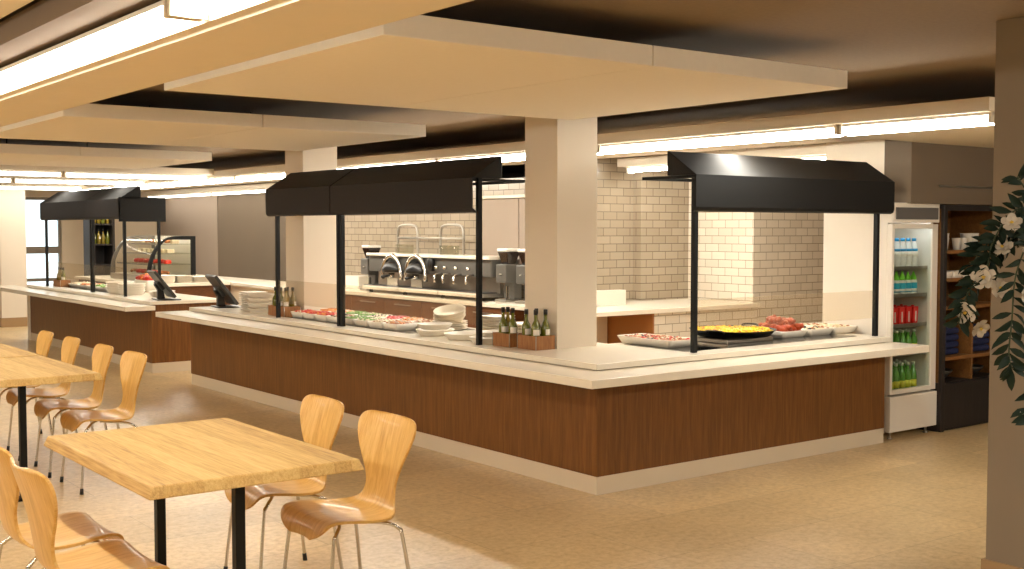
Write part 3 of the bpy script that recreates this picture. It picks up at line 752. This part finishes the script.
# ------------------------------------------------------------------ back counters
ZB = .867
t = thing('back_counter', 'back counter behind the food line carrying the coffee machine and the white upstand', 'counter', (0, 0, 0))
MB().prism([(2.10, 2.40), (4.235, 2.40), (4.235, 3.378), (3.56, 3.378), (3.56, 3.495), (2.795, 3.495), (2.795, 7.5), (2.10, 7.5)], ZB-.04, ZB).build('worktop', M['stone'], t, .003)
MB().box(2.13, 3.7, .08, 2.79, 7.45, ZB-.04).build('carcass', M['walnut_dark'], t)
for i in range(5):
    y0 = 3.72+i*.745
    d = MB().box(2.112, y0, .50, 2.13, y0+.735, ZB-.05).build('drawer', M['walnut_dark'], t, .002)
    MB().box(2.10, y0+.2, .76, 2.112, y0+.53, .772).build('pull', M['steel'], d)
    d = MB().box(2.112, y0, .09, 2.13, y0+.735, .49).build('drawer', M['walnut_dark'], t, .002)
    MB().box(2.10, y0+.2, .44, 2.112, y0+.53, .452).build('pull', M['steel'], d)
MB().box(2.83, 2.43, 0, 4.235, 2.50, ZB-.04).build('tiled_front', TILE, t)
MB().box(2.81, 2.43, 0, 2.83, 3.30, ZB-.04).build('end_board', M['brown_board'], t)
MB().box(2.15, 3.02, 0, 2.79, 3.06, ZB-.04).build('recess_front', M['beige_front'], t)
t = MB().box(2.20, 2.98, ZB, 2.99, 3.07, ZB+.145).build('upstand', M['white_lacquer'], None, .003)
tag(t, 'low white upstand block on the back counter right of the central pillar', 'upstand')
t = MB().box(2.45, 7.12, ZB, 2.75, 7.44, ZB+.15).build('upstand', M['white_lacquer'], None, .003)
tag(t, 'low white block at the left end of the coffee counter, beside the left grinder', 'upstand')

t = thing('back_counter', 'pale back counter below the taupe wall, running behind the near till', 'counter', (0, 0, 0))
MB().prism([(.87, 9.75), (1.96, 9.75), (1.78, 7.9), (2.62, 7.9), (2.62, 13.0), (.87, 13.0)], ZB-.04, ZB).build('worktop', M['stone'], t, .003)
MB().prism([(1.83, 7.95), (2.60, 7.95), (2.60, 10.2), (1.99, 9.85)], .08, ZB-.04).build('beige_front', M['beige_front'], t)
MB().box(.90, 9.80, .0, 1.98, 12.9, ZB-.04).build('walnut_front', M['walnut_dark'], t)
t = MB().box(2.0, 8.0, ZB, 2.3, 8.1, ZB+.16).build('upstand', M['white_lacquer'], None, .003)
tag(t, 'low white upstand between the taupe wall and the second pillar', 'upstand')
for k in range(4): put_plate('square', (1.62, 9.95, ZB+k*.0185), (0, 0, 0), 'square plate, right stack before the display case, %s from the bottom' % ORD[k], 'plate', 'plates before the display case', 1.1)
for k in range(5): put_plate('square', (1.38, 10.0, ZB+k*.0185), (0, 0, .1), 'square plate, middle stack before the display case, %s from the bottom' % ORD[k], 'plate', 'plates before the display case', 1.1)
for k in range(3): put_plate('bowl', (1.12, 9.95, ZB+k*.03), (0, 0, 0), 'white bowl, left stack before the display case, %s from the bottom' % ORD[k], 'bowl', 'plates before the display case')

# coffee machine
t = thing('espresso_machine', 'long steel espresso machine with two bright chrome arches', 'coffee machine', (2.19, 4.20, ZB))
L = 2.40
for y in (.1, .8, 1.55, 2.28):
    for x in (.06, .36): MB().lathe([(.025, 0), (.02, .03), (.02, .04)], (x, y, 0), 10).build('foot', M['black_plastic'], t)
MB().box(.0, 0, .04, .42, L, .075).build('base', M['steel'], t, .004)
for i in range(3):
    MB().box(.015, .03+i*.79, .075, .20, .03+i*.79+.76, .083).build('drip_tray', M['steel_dark'], t, .002)
    MB().box(-.006, .02+i*.79, .035, .0, .02+i*.79+.775, .078).build('tray_front', M['soffit'], t, .002)
MB().box(.22, .01, .075, .42, L-.01, .26).build('splash_back', M['steel'], t, .004)
MB().box(.10, .0, .235, .44, L, .415).build('boiler_housing', M['grey_plastic'], t, .012)
MB().box(.07, -.01, .415, .45, L+.01, .445).build('cup_tray', M['white_lacquer'], t, .006)
for i, y in enumerate((1.33, 1.83)):
    # chrome arch (horseshoe) around each group head
    pts = [(.06, y+.20*math.cos(a), .19+.23*math.sin(a)) for a in [R(-8+196*k/20) for k in range(21)]]
    a_ = MB().tube(pts, .026, 10).build('chrome_arch', M['chrome'], t)
    MB().lathe([(.0, 0), (.14, 0), (.15, .03), (.11, .10), (0, .13)], (.10, y, .24), 18).build('group_head', M['black_plastic'], t)
    MB().lathe([(0, 0), (.035, 0), (.035, .05), (0, .05)], (.06, y, .18), 14).build('portafilter', M['chrome'], t)
    MB().tube([(.05, y, .205), (-.09, y-.03, .19)], .014, 8).build('portafilter_handle', M['black_plastic'], t)
    MB().lathe([(.0, 0), (.05, 0), (.05, .02), (.035, .028), (0, .03)], (.08, y, .418), 16).build('dome_cap', M['chrome'], t)
    MB().box(.07, y-.11, .06, .08, y+.11, .17).build('mirror_panel', M['chrome'], t)
MB().lathe([(0, 0), (.04, 0), (.045, .12), (.03, .14), (0, .14)], (.07, 1.04, .27), 14).build('hot_water_tower', M['black_plastic'], t)
for y in (.30, .52, .72, .88):
    MB().tube([(.10, y, .25), (.02, y, .245), (.0, y, .21), (-.005, y-.02, .16)], .013, 8).build('steam_wand', M['chrome'], t)
    MB().lathe([(0, 0), (.022, 0), (.022, .03), (0, .03)], (.06, y+.04, .30), 10).build('knob', M['chrome'], t)
for y0, y1 in ((1.66, 2.08), (.76, 1.20)):
    pts = smooth_path([(.30, y0, .445), (.30, y0, .60), (.30, y0+.01, .70), (.30, y0+.07, .76), (.30, y1-.07, .76), (.30, y1-.01, .70), (.30, y1, .60), (.30, y1, .445)], 4)
    MB().tube(pts, .014, 8).build('cup_rail', M['steel'], t)
MB().tube([(.30, .76, .62), (.30, 2.08, .62)], .012, 8).build('cross_rail', M['steel'], t)
for i, y in enumerate((.84, .96, 1.08, 1.74, 1.86, 1.98)):
    c = MB().lathe([(0, 0), (.034, 0), (.040, .10), (.037, .10), (.032, .006), (0, .006)], seg=16).build('glass_tumbler', M['case_glass'])
    c.location = (2.19+.25, 4.20+y, ZB+.446); tag(c, 'clear glass tumbler on the coffee machine, %s from the right' % ORD[i], 'glass', 'tumblers on the coffee machine')

def make_grinder():
    t = thing('coffee_grinder', '', 'grinder', (0, 0, 0), 0, 'coffee grinders with dark hoppers')
    MB().box(-.11, -.09, 0, .11, .09, .025).build('base', M['steel'], t, .006)
    MB().box(.0, -.085, .025, .10, .085, .20).build('column', M['grey_plastic'], t, .008)
    MB().box(-.10, -.085, .19, .10, .085, .375).build('motor_body', M['grey_plastic'], t, .012)
    MB().lathe([(0, 0), (.016, 0), (.014, .012), (0, .014)], (-.104, 0, .27), 12).build('dial', M['steel'], t)
    MB().box(-.07, -.06, .025, -.045, -.05, .16).build('fork', M['chrome'], t)
    MB().box(-.09, -.05, .028, -.01, .05, .04).build('tray', M['chrome'], t, .003)
    MB().add([(-.05, -.05, .375), (.05, -.05, .375), (.05, .05, .375), (-.05, .05, .375), (-.085, -.078, .50), (.085, -.078, .50), (.085, .078, .50), (-.085, .078, .50)],
             [(3, 2, 1, 0), (4, 5, 6, 7), (0, 1, 5, 4), (1, 2, 6, 5), (2, 3, 7, 6), (3, 0, 4, 7)]).build('hopper', M['beans'], t, .008)
    MB().box(-.088, -.081, .50, .088, .081, .53).build('hopper_lid', M['white_plastic'], t, .008)
    return t
g = make_grinder(); g.location = (2.40, 3.72, ZB); g['label'] = 'coffee grinder right of the espresso machine, partly behind the central pillar'
copy_tree(g, (2.40, 4.05, ZB), 0, 'coffee grinder at the right end of the espresso machine')
copy_tree(g, (2.42, 6.76, ZB), 0, 'coffee grinder at the left end of the espresso machine')

t = thing('wall_cupboard', 'pale wall cupboard with two doors above the grinders', 'cupboard', (2.655, 3.52, ZB+.30))
MB().box(.02, 0, 0, .14, 1.40, .74).build('body', M['grey_light'], t)
for y in (.0, .705): MB().box(0, y, .0, .02, y+.695, .73).build('door', M['grey_light'], t, .003)
MB().box(-.02, -.0, .74, .14, 1.42, .77).build('cornice', M['soffit'], t)

# glass display case with pastries
t = thing('display_case', 'curved glass display case with black end frame and pastries inside', 'display case', (1.08, 10.45, ZB))
dx, dl, dh = .68, 1.55, .66
cur = [(0, .08), (.0, .16), (.025, .28), (.085, .42), (.17, .53), (.28, .60), (.40, .62), (dx, .62)]
cur = [(p.x, p.y) for p in smooth_path([(a, b, 0) for a, b in cur], 3)]
MB().box(.0, 0, 0, dx, dl, .08).build('base', M['steel'], t, .004)
n = len(cur)
b = MB(); vs = [(x, y, z) for y in (.02, dl-.02) for x, z in cur]
b.add(vs, [(i, i+1, n+i+1, n+i) for i in range(n-1)], True); b.build('curved_glass', M['case_glass'], t, recalc=False)
for y in (0, dl-.04):
    inner = [(x+.05 if x < .3 else (x+.03 if x < .5 else x-.06), min(z, .57)) for x, z in cur]
    inner = [(max(.05, x), z) for x, z in inner]
    m = MB(); o_ = [(x, y, z) for x, z in cur]+[(dx, y, .08)]; i_ = [(x, y, z) for x, z in inner]+[(dx-.06, y, .08)]
    k = len(o_); v2 = o_+i_+[(x, y+.04, z) for x, _, z in o_]+[(x, y+.04, z) for x, _, z in i_]
    fs = []
    for q in range(k-1):
        fs += [(q, q+1, k+q+1, k+q), (2*k+q, 3*k+q, 3*k+q+1, 2*k+q+1), (q, 2*k+q, 2*k+q+1, q+1), (k+q, k+q+1, 3*k+q+1, 3*k+q)]
    fs += [(0, k, 3*k, 2*k), (k-1, 3*k-1, 4*k-1, 2*k-1)]
    m.add(v2, fs); m.build('end_frame', M['black_metal'] if y == 0 else M['steel_dark'], t)
for z, x0 in ((.22, .09), (.37, .17), (.50, .27)):
    MB().box(x0, .05, z, dx-.02, dl-.05, z+.012).build('shelf', M['case_glass'], t)
    MB().box(x0-.006, .05, z-.004, x0, dl-.05, z+.014).build('price_rail', M['steel'], t)
MB().box(dx-.02, .04, .08, dx, dl-.04, .62).build('back_door', M['white_plastic'], t)
def pastry(kind, loc, label):
    m = MB()
    if kind == 0: m.lathe([(0, 0), (.05, 0), (.06, .02), (.05, .05), (0, .06)], seg=14); mt = M['f_red']; nmx = 'berry_tart'
    elif kind == 1: m.tube(smooth_path([(-.06, -.02, .02), (-.03, .02, .03), (.03, .02, .03), (.06, -.02, .02)], 4), [.008]+[.022]*11+[.008], 10); mt = M['f_brown']; nmx = 'croissant'
    else: m.prof([(-.05, 0), (.05, 0), (.05, .05), (-.05, .05)], 'y', -.04, .04); mt = M['f_cream']; nmx = 'cake_slice'
    o = m.build(nmx, mt, None, .004); o.location = loc
    return tag(o, label, 'pastry', 'pastries in the display case')
kn = ['red berry tart', 'brown croissant', 'cream cake slice']
for si, (z, x) in enumerate(((.085, .30), (.235, .34), (.385, .38), (.515, .45))):
    for i in range(7):
        k = (0, 0, 2, 1)[si] if i % 3 else (1, 0, 2, 2)[si]
        pastry(k, (1.08+x, 10.45+.18+i*.195, ZB+z), '%s on the %s of the display case, %s from its black end' % (kn[k], ['floor', 'lowest shelf', 'middle shelf', 'top shelf'][si], ORD[i]))

# dark drinks cabinet far behind
t = thing('drinks_cabinet', 'narrow dark drinks cabinet with open shelves by the far wall', 'cabinet', (1.78, 15.0, 0))
MB().box(.0, 0, 0, .04, .5, 2.05).build('side_panel', M['black_oak'], t)
MB().box(.34, 0, 0, .38, .5, 2.05).build('side_panel', M['black_oak'], t)
MB().box(.04, .46, 0, .34, .5, 2.05).build('back_panel', M['black_oak'], t)
for z in (.02, .55, .95, 1.30, 1.65, 2.02): MB().box(.04, 0, z, .34, .46, z+.025).build('shelf', M['black_oak'], t)
for i in range(8):
    put_bottle(ba if i % 3 else bg, (1.78+.07+(i % 4)*.075, 15.12, 1.325 if i < 4 else 1.675), i, 'bottle in the dark drinks cabinet, %s from left on the %s shelf' % (ORD[i % 4], ['lower', 'upper'][i//4]), 'bottles in the drinks cabinet')

# ------------------------------------------------------------------ fridge
FX0, FX1, FY = 2.965, 3.56, .05
FW = FX1-FX0
t = thing('drinks_fridge', 'white upright glass door drinks fridge at the end of the counter', 'fridge', (FX0, FY, 0))
D = .165+.0
D = .62
fb = MB(); 
fb.box(0, .03, .06, .035, D, 1.78).box(FW-.035, .03, .06, FW, D, 1.78).box(.035, D-.03, .06, FW-.035, D, 1.78).box(.035, .03, 1.74, FW-.035, D-.03, 1.78).box(.035, .03, .06, FW-.035, D-.03, .31)
fb.build('cabinet', M['fridge_white'], t, .004)
MB().box(-.005, -.02, 1.64, FW+.005, .03, 1.79).build('header_frame', M['fridge_white'], t, .006)
MB().box(.025, -.026, 1.665, FW-.02, -.019, 1.755).build('header_panel', M['fridge_grey'], t, .003)
MB().box(-.005, -.02, .055, FW+.01, .03, .325).build('kick_panel', M['fridge_white'], t, .005)
dr = MB().box(.0, -.012, .34, .03, .03, 1.63).box(FW-.075, -.012, .34, FW, .03, 1.63).box(.03, -.012, 1.595, FW-.075, .03, 1.63).box(.03, -.012, .34, FW-.075, .03, .375).build('door', M['fridge_white'], t, .004)
MB().box(.03, .0, .375, FW-.075, .006, 1.595).build('door_glass', M['door_glass'], dr)
MB().box(.09, .05, 1.60, FW-.09, .075, 1.612).build('lamp', M['fridge_lamp'], t)
for x in (.05, FW-.08):
    MB().lathe([(.022, 0), (.022, .008), (.01, .012), (.01, .06)], (x, .02, 0), 10).build('foot', M['steel'], t)
    MB().lathe([(.022, 0), (.022, .008), (.01, .012), (.01, .06)], (x, D-.06, 0), 10).build('foot', M['steel'], t)
SH = [1.295, 1.085, .855, .635, .335]
for z in SH:
    MB().box(.037, .04, z-.014, FW-.037, D-.035, z).build('shelf', M['white_plastic'], t, .002)
    MB().box(.037, .034, z-.016, FW-.037, .04, z+.012).build('shelf_edge', M['steel'], t)
DW = FW-.105-.03  # door opening
def drink(kind):
    if kind == 'milk':
        t = thing('milk_bottle', '', 'bottle'); MB().lathe([(.026, 0), (.030, .006), (.030, .135), (.024, .165), (.015, .195), (.014, .205)], seg=14).build('bottle_body', M['milk'], t)
        MB().lathe([(.017, .203), (.017, .225), (0, .226)], seg=12).build('cap', M['cap_blue'], t)
        MB().lathe([(.0305, .085), (.0305, .125)], seg=14).build('label', M['paper'], t)
        MB().lathe([(.0309, .125), (.0309, .145)], seg=14).build('neck_band', M['cap_blue'], t)
    elif kind == 'lime':
        t = thing('squeeze_bottle', '', 'bottle')
        MB().lathe([(.030, 0), (.034, .006), (.034, .105), (.028, .125)], seg=14, sy=.8).build('bottle_body', M['white_plastic'], t)
        MB().lathe([(.0345, .022), (.0345, .10)], seg=14, sy=.8).build('label', M['teal_label'], t)
        MB().lathe([(.0349, .03), (.0349, .05)], seg=14, sy=.8).build('white_band', M['paper'], t)
        MB().lathe([(.029, .122), (.024, .15), (.012, .17), (.008, .19), (0, .192)], seg=12, sy=.8).build('spout_cap', M['lime'], t)
    elif kind == 'red':
        t = thing('red_carton', '', 'carton')
        MB().add([(-.028, -.028, 0), (.028, -.028, 0), (.028, .028, 0), (-.028, .028, 0), (-.033, -.033, .135), (.033, -.033, .135), (.033, .033, .135), (-.033, .033, .135)],
                 [(3, 2, 1, 0), (4, 5, 6, 7), (0, 1, 5, 4), (1, 2, 6, 5), (2, 3, 7, 6), (3, 0, 4, 7)]).build('carton_body', M['red'], t, .003)
        MB().box(-.008, -.0335, .02, .004, -.030, .10).build('stripe', M['paper'], t)
        MB().lathe([(.012, .135), (.012, .145), (0, .146)], seg=10).build('cap', M['red'], t)
    else:
        t = thing('green_drink_bottle', '', 'bottle')
        MB().lathe([(.026, 0), (.029, .006), (.029, .10), (.024, .125), (.013, .155), (.012, .18)], seg=12).build('bottle_body', M['green_glass'], t)
        MB().lathe([(.0295, .03), (.0295, .075)], seg=12).build('label', M['yellow_label'], t)
        MB().lathe([(.0145, .176), (.0145, .195), (0, .196)], seg=10).build('cap', M['cap_silver'], t)
    return t
pr_ = {}
def put_drink(kind, loc, label, group, sc=1):
    if kind not in pr_:
        o = pr_[kind] = drink(kind); o.location = loc; o['label'] = label; o['group'] = group
    else: o = copy_tree(pr_[kind], loc, 0, label, group)
    o.scale = (1, 1, sc); return o
for row, y in enumerate((.10, .20)):
    rn = ['front row', 'second row'][row]
    for i in range(6):
        x = FX0+.068+i*.075
        put_drink('milk', (x, FY+y, SH[0]), 'blue capped white bottle, top fridge shelf, %s, %s from the left' % (rn, ORD[i]), 'blue capped bottles on the top fridge shelf')
    for i in range(6):
        x = FX0+.068+i*.075
        put_drink('lime', (x, FY+y, SH[1]), 'lime topped teal bottle, second fridge shelf, %s, %s from the left' % (rn, ORD[i]), 'lime topped bottles on the second fridge shelf', .92)
    for i in range(5):
        put_drink('red', (FX0+.078+i*.09, FY+y, SH[2]), 'red carton, third fridge shelf, %s, %s from the left' % (rn, ORD[i]), 'red cartons on the third fridge shelf')
for row, y in enumerate((.09, .165, .24)):
    rn = ['front row', 'second row', 'third row'][row]
    for i in range(6):
        x = FX0+.068+i*.075
        if row < 2: put_drink('green', (x, FY+y, SH[3]), 'green bottle, fourth fridge shelf, %s, %s from the left' % (rn, ORD[i]), 'green bottles on the fourth fridge shelf', .9)
        put_drink('green', (x, FY+y, SH[4]), 'green bottle, lowest fridge shelf, %s, %s from the left' % (rn, ORD[i]), 'green bottles on the lowest fridge shelf', 1.15)

# ------------------------------------------------------------------ open shelf unit
SX, SY, SW, SD, STOP = 3.575, -.005, .95, .005+.20, 1.78
SD = .55
t = thing('shelf_unit', 'tall black framed open shelf unit with oak shelves right of the fridge', 'shelf', (SX, SY-.0, 0))
MB().box(0, .0, 0, .045, .0+.03, STOP).box(SW-.045, 0, 0, SW, .03, STOP).box(.045, 0, STOP-.045, SW-.045, .03, STOP).build('frame', M['black_oak'], t, .002)
MB().box(.012, .03, .38, .03, SD, STOP-.02).build('side_panel', M['oak_shelf'], t)
MB().box(SW-.03, .03, .38, SW-.012, SD, STOP-.02).build('side_panel', M['oak_shelf'], t)
MB().box(.03, SD-.02, .38, SW-.03, SD, STOP-.02).build('back_panel', M['oak_shelf'], t)
MB().box(.0, .03, STOP-.03, SW, SD, STOP).build('top', M['black_oak'], t)
for z in (1.425, 1.205, .985, .585): MB().box(.03, .012, z-.028, SW-.03, SD-.02, z).build('shelf_board', M['oak_shelf'], t, .002)
MB().box(.44, .02, .385, .462, SD-.02, .957).build('divider', M['oak_shelf'], t)
MB().box(0, -.0+.03, 0.0, SW, SD, .385).build('cabinet_base', M['black_oak'], t)
MB().box(.045, .004, .03, SW-.045, .03, .375).build('drawer_front', M['black_oak'], t, .002)
def make_cup():
    return MB().lathe([(0, 0), (.030, 0), (.041, .095), (.043, .098), (.039, .097), (.028, .006), (0, .005)], seg=18).build('paper_cup', M['paper'])
cp = None
for i in range(8):
    big = i in (0, 2, 6, 7)
    loc = (SX+.075+i*.085, SY+(.17 if big else .10), 1.425)
    if cp is None: o = cp = make_cup()
    else: o = cp.copy(); COL.objects.link(o)
    o.location = loc; s_ = 1.28 if big else .92; o.scale = (s_*.95, s_*.95, s_*1.05)
    tag(o, '%s white cup on the top oak shelf, %s from the left' % ('tall' if big else 'short', ORD[i]), 'cup', 'white cups on the top oak shelf')
bx = None
for i in range(5):
    if bx is None:
        o = bx = _dish_mesh(.066, .07, .05); o.name = 'square_bowl'
    else: o = bx.copy(); COL.objects.link(o)
    o.location = (SX+.115+i*.142, SY+.10, 1.205)
    tag(o, 'small square white bowl on the second oak shelf, %s from the left' % ORD[i], 'bowl', 'square bowls on the second oak shelf')
nv = None
for i in range(4):
    for k in range(4):
        if nv is None: o = nv = MB().box(-.15, -.11, 0, .15, .11, .05).build('folded_cloth', M['navy'], None, .02, 3)
        else: o = nv.copy(); COL.objects.link(o)
        if i > 1: break
        o.location = (SX+.235+(i % 2)*.45, SY+.20, .586+k*.055)
        tag(o, 'folded navy cloth in the %s cubby of the shelf unit, %s from the bottom' % (['left', 'right'][i], ORD[k]), 'cloth', 'folded navy cloths in the cubbies')
    if i > 1:
        COL.objects.unlink(o); bpy.data.objects.remove(o)
for i in range(2):
    o = MB().lathe([(0, 0), (.06, 0), (.12, .06), (.125, .075), (.118, .074), (.055, .008), (0, .006)], seg=24).build('wire_basket', M['steel_dark'])
    o.location = (SX+.235+i*.45, SY+.20, .387)
    tag(o, 'round dark basket in the bottom %s cubby of the shelf unit' % ['left', 'right'][i], 'basket', 'dark baskets in the bottom cubbies')

# ------------------------------------------------------------------ flowering trailing plant in a hanging pot
PLX, PLY, PLZ = -1.02, -3.38, 1.56
t = thing('hanging_plant', 'trailing plant with cream flowers hanging before the big pillar at the right edge', 'plant', (PLX, PLY, PLZ))
MB().lathe([(0, -.14), (.09, -.14), (.13, .02), (.135, .03), (.125, .03), (.115, -.0), (0, -.01)], seg=24).build('pot', M['terracotta'], t)
b = MB()
for k in range(3):
    a = 2*PI*k/3; b.tube([(.128*math.cos(a), .128*math.sin(a), .02), (0, 0, .42)], .0025, 5)
b.tube([(0, 0, .42), (0, 0, CZ-PLZ)], .003, 5)
b.build('cord', M['black_metal'], t)
rv = Vector((math.sin(R(52.766)), -math.cos(R(52.766)), 0)); fv = Vector((math.cos(R(52.766)), math.sin(R(52.766)), 0))
def leaf_geo(m, p, d, L, Wd):
    d = d.normalized(); up = -fv+Vector((random.uniform(-.7, .7), random.uniform(-.7, .7), random.uniform(-.3, .8))); s_ = d.cross(up).normalized(); nn = s_.cross(d).normalized()
    pts = [(0, 0, 0), (.25, .75, .05), (.5, 1, .06), (.78, .62, .02), (1, 0, -.06)]
    vs = [p+d*L*a+s_*Wd*.5*w_+nn*L*(z+.10*w_) for a, w_, z in pts]+[p+d*L*a-s_*Wd*.5*w_+nn*L*(z+.10*w_) for a, w_, z in pts[1:4]]+[p+d*L*a+nn*L*z for a, w_, z in pts[1:4]]
    # rim order 0,1,2,3,4 | 5,6,7 | midrib 8,9,10
    m.add(vs, [(0, 1, 8), (1, 2, 9, 8), (2, 3, 10, 9), (3, 4, 10), (0, 8, 5), (5, 8, 9, 6), (6, 9, 10, 7), (7, 10, 4)], True)
stems = MB(); leaves = MB(); flowers = []
random.seed(11)
# stems leave the pot and trail to the left and down (r = along the picture plane, f = away from the viewer)
def sp(r, f, z): return rv*r+fv*f+Vector((0, 0, z))
lines = [[(-.08, 0, .03), (-.14, .0, .10), (-.20, .01, .08), (-.25, .02, -.02), (-.26, .02, -.12)],
         [(-.08, .02, .03), (-.16, .03, .02), (-.24, .04, -.06), (-.31, .05, -.17), (-.335, .05, -.26)],
         [(-.07, -.03, .03), (-.15, -.05, .02), (-.205, -.06, -.10), (-.215, -.06, -.24), (-.222, -.06, -.34), (-.212, -.06, -.39)],
         [(-.06, .03, .03), (-.12, .05, .14), (-.16, .05, .20)], [(-.06, -.02, .03), (-.11, -.06, .0), (-.13, -.07, -.12), (-.12, -.07, -.24)],
         [(-.05, 0, .02), (-.11, .02, -.2), (-.10, .02, -.42), (-.125, .02, -.56)], [(-.09, .03, .03), (-.19, .06, .03), (-.27, .08, -.05), (-.28, .08, -.12)]]
for ln in lines:
    q = smooth_path([sp(*p) for p in ln], 6)
    stems.tube(q, .0025, 5)
    n = len(q)
    for i in range(3 if ln[-1][2] > -.5 else n-7, n):
        for s_ in (-1, 1):
            if random.random() < .16: continue
            tn = (q[min(i+1, n-1)]-q[i-1]).normalized()
            side = tn.cross(fv).normalized()*s_
            d = (side*random.uniform(.6, 1)+tn*random.uniform(.3, .8)+fv*random.uniform(-.5, .5))
            leaf_geo(leaves, q[i], d, random.uniform(.045, .072), random.uniform(.018, .027))
leaf_geo(leaves, sp(-.212, -.06, -.39), Vector((0, 0, -1)), .07, .026)
stems.build('stem', M['stem'], t); leaves.build('foliage', M['leaf'], t, recalc=False)
def flower(p, d, s_):
    d = d.normalized(); a = d.orthogonal().normalized(); b_ = d.cross(a)
    m = MB()
    for layer, (cnt, ln, tl) in enumerate(((5, s_, .35), (5, s_*.72, .85))):
        for k in range(cnt):
            an = 2*PI*k/cnt+layer*.6; o_ = a*math.cos(an)+b_*math.sin(an); dd = (o_+d*tl).normalized(); sd = dd.cross(d).normalized(); nn = sd.cross(dd)
            pts = [(0, .1, 0), (.3, .55, .06), (.62, .8, .16), (.88, .6, .15), (1, .12, .08)]
            vs = []
            for q_, w_, z_ in pts: vs += [p+dd*ln*q_-sd*ln*w_*.5+d*0-nn*ln*z_, p+dd*ln*q_-nn*ln*(z_-.06), p+dd*ln*q_+sd*ln*w_*.5-nn*ln*z_]
            m.add(vs, [(3*i+j, 3*i+j+1, 3*i+3+j+1, 3*i+3+j) for i in range(4) for j in range(2)], True)
    f = m.build('flower', M['petal'], t, recalc=False)
    MB().blob(tuple(p+d*s_*.22), s_*.16, 1, .3).build('stamen', M['stamen'], f)
vw = -fv*.8
for r_, f_, z_, dr_, dz_, s_ in ((-.27, .02, -.115, -.6, .2, .05), (-.315, .05, -.225, -.5, -.2, .046), (-.235, -.01, -.145, .2, .1, .045), (-.16, -.05, -.015, .1, .5, .055), (-.205, -.02, .055, -.3, .5, .04),
        (-.17, -.07, -.16, .3, -.1, .045), (-.215, .02, -.02, -.5, .6, .042), (-.265, .06, -.275, .3, -.4, .042), (-.12, -.05, -.09, .5, .1, .05), (-.115, .02, -.545, -.4, .3, .04)):
    flower(sp(r_, f_, z_), vw+rv*dr_+Vector((0, 0, dz_)), s_*.82)

# ------------------------------------------------------------------ camera and look
cam = bpy.data.cameras.new('camera'); co = bpy.data.objects.new('camera', cam); COL.objects.link(co)
cam.sensor_width = 36; cam.lens = 1168.85*36/1024; cam.clip_start = .05
co.location = (-4.59527, -5.20748, 1.6); co.rotation_euler = (R(90-2.7702), 0, R(52.766-90))
SC.camera = co
wd = bpy.data.worlds.new('world'); SC.world = wd; wd.use_nodes = True
wd.node_tree.nodes['Background'].inputs[0].default_value = lin('#cfd8e6'); wd.node_tree.nodes['Background'].inputs[1].default_value = .3
vs_ = SC.view_settings
vs_.view_transform = 'Standard'; vs_.look = 'None'; vs_.gamma = 1; vs_.exposure = 0.26; vs_.use_curve_mapping = False
SC.cycles.use_denoising = True
SC.cycles.max_bounces = 10; SC.cycles.diffuse_bounces = 5; SC.cycles.transparent_max_bounces = 16
SC.cycles.sample_clamp_indirect = 6
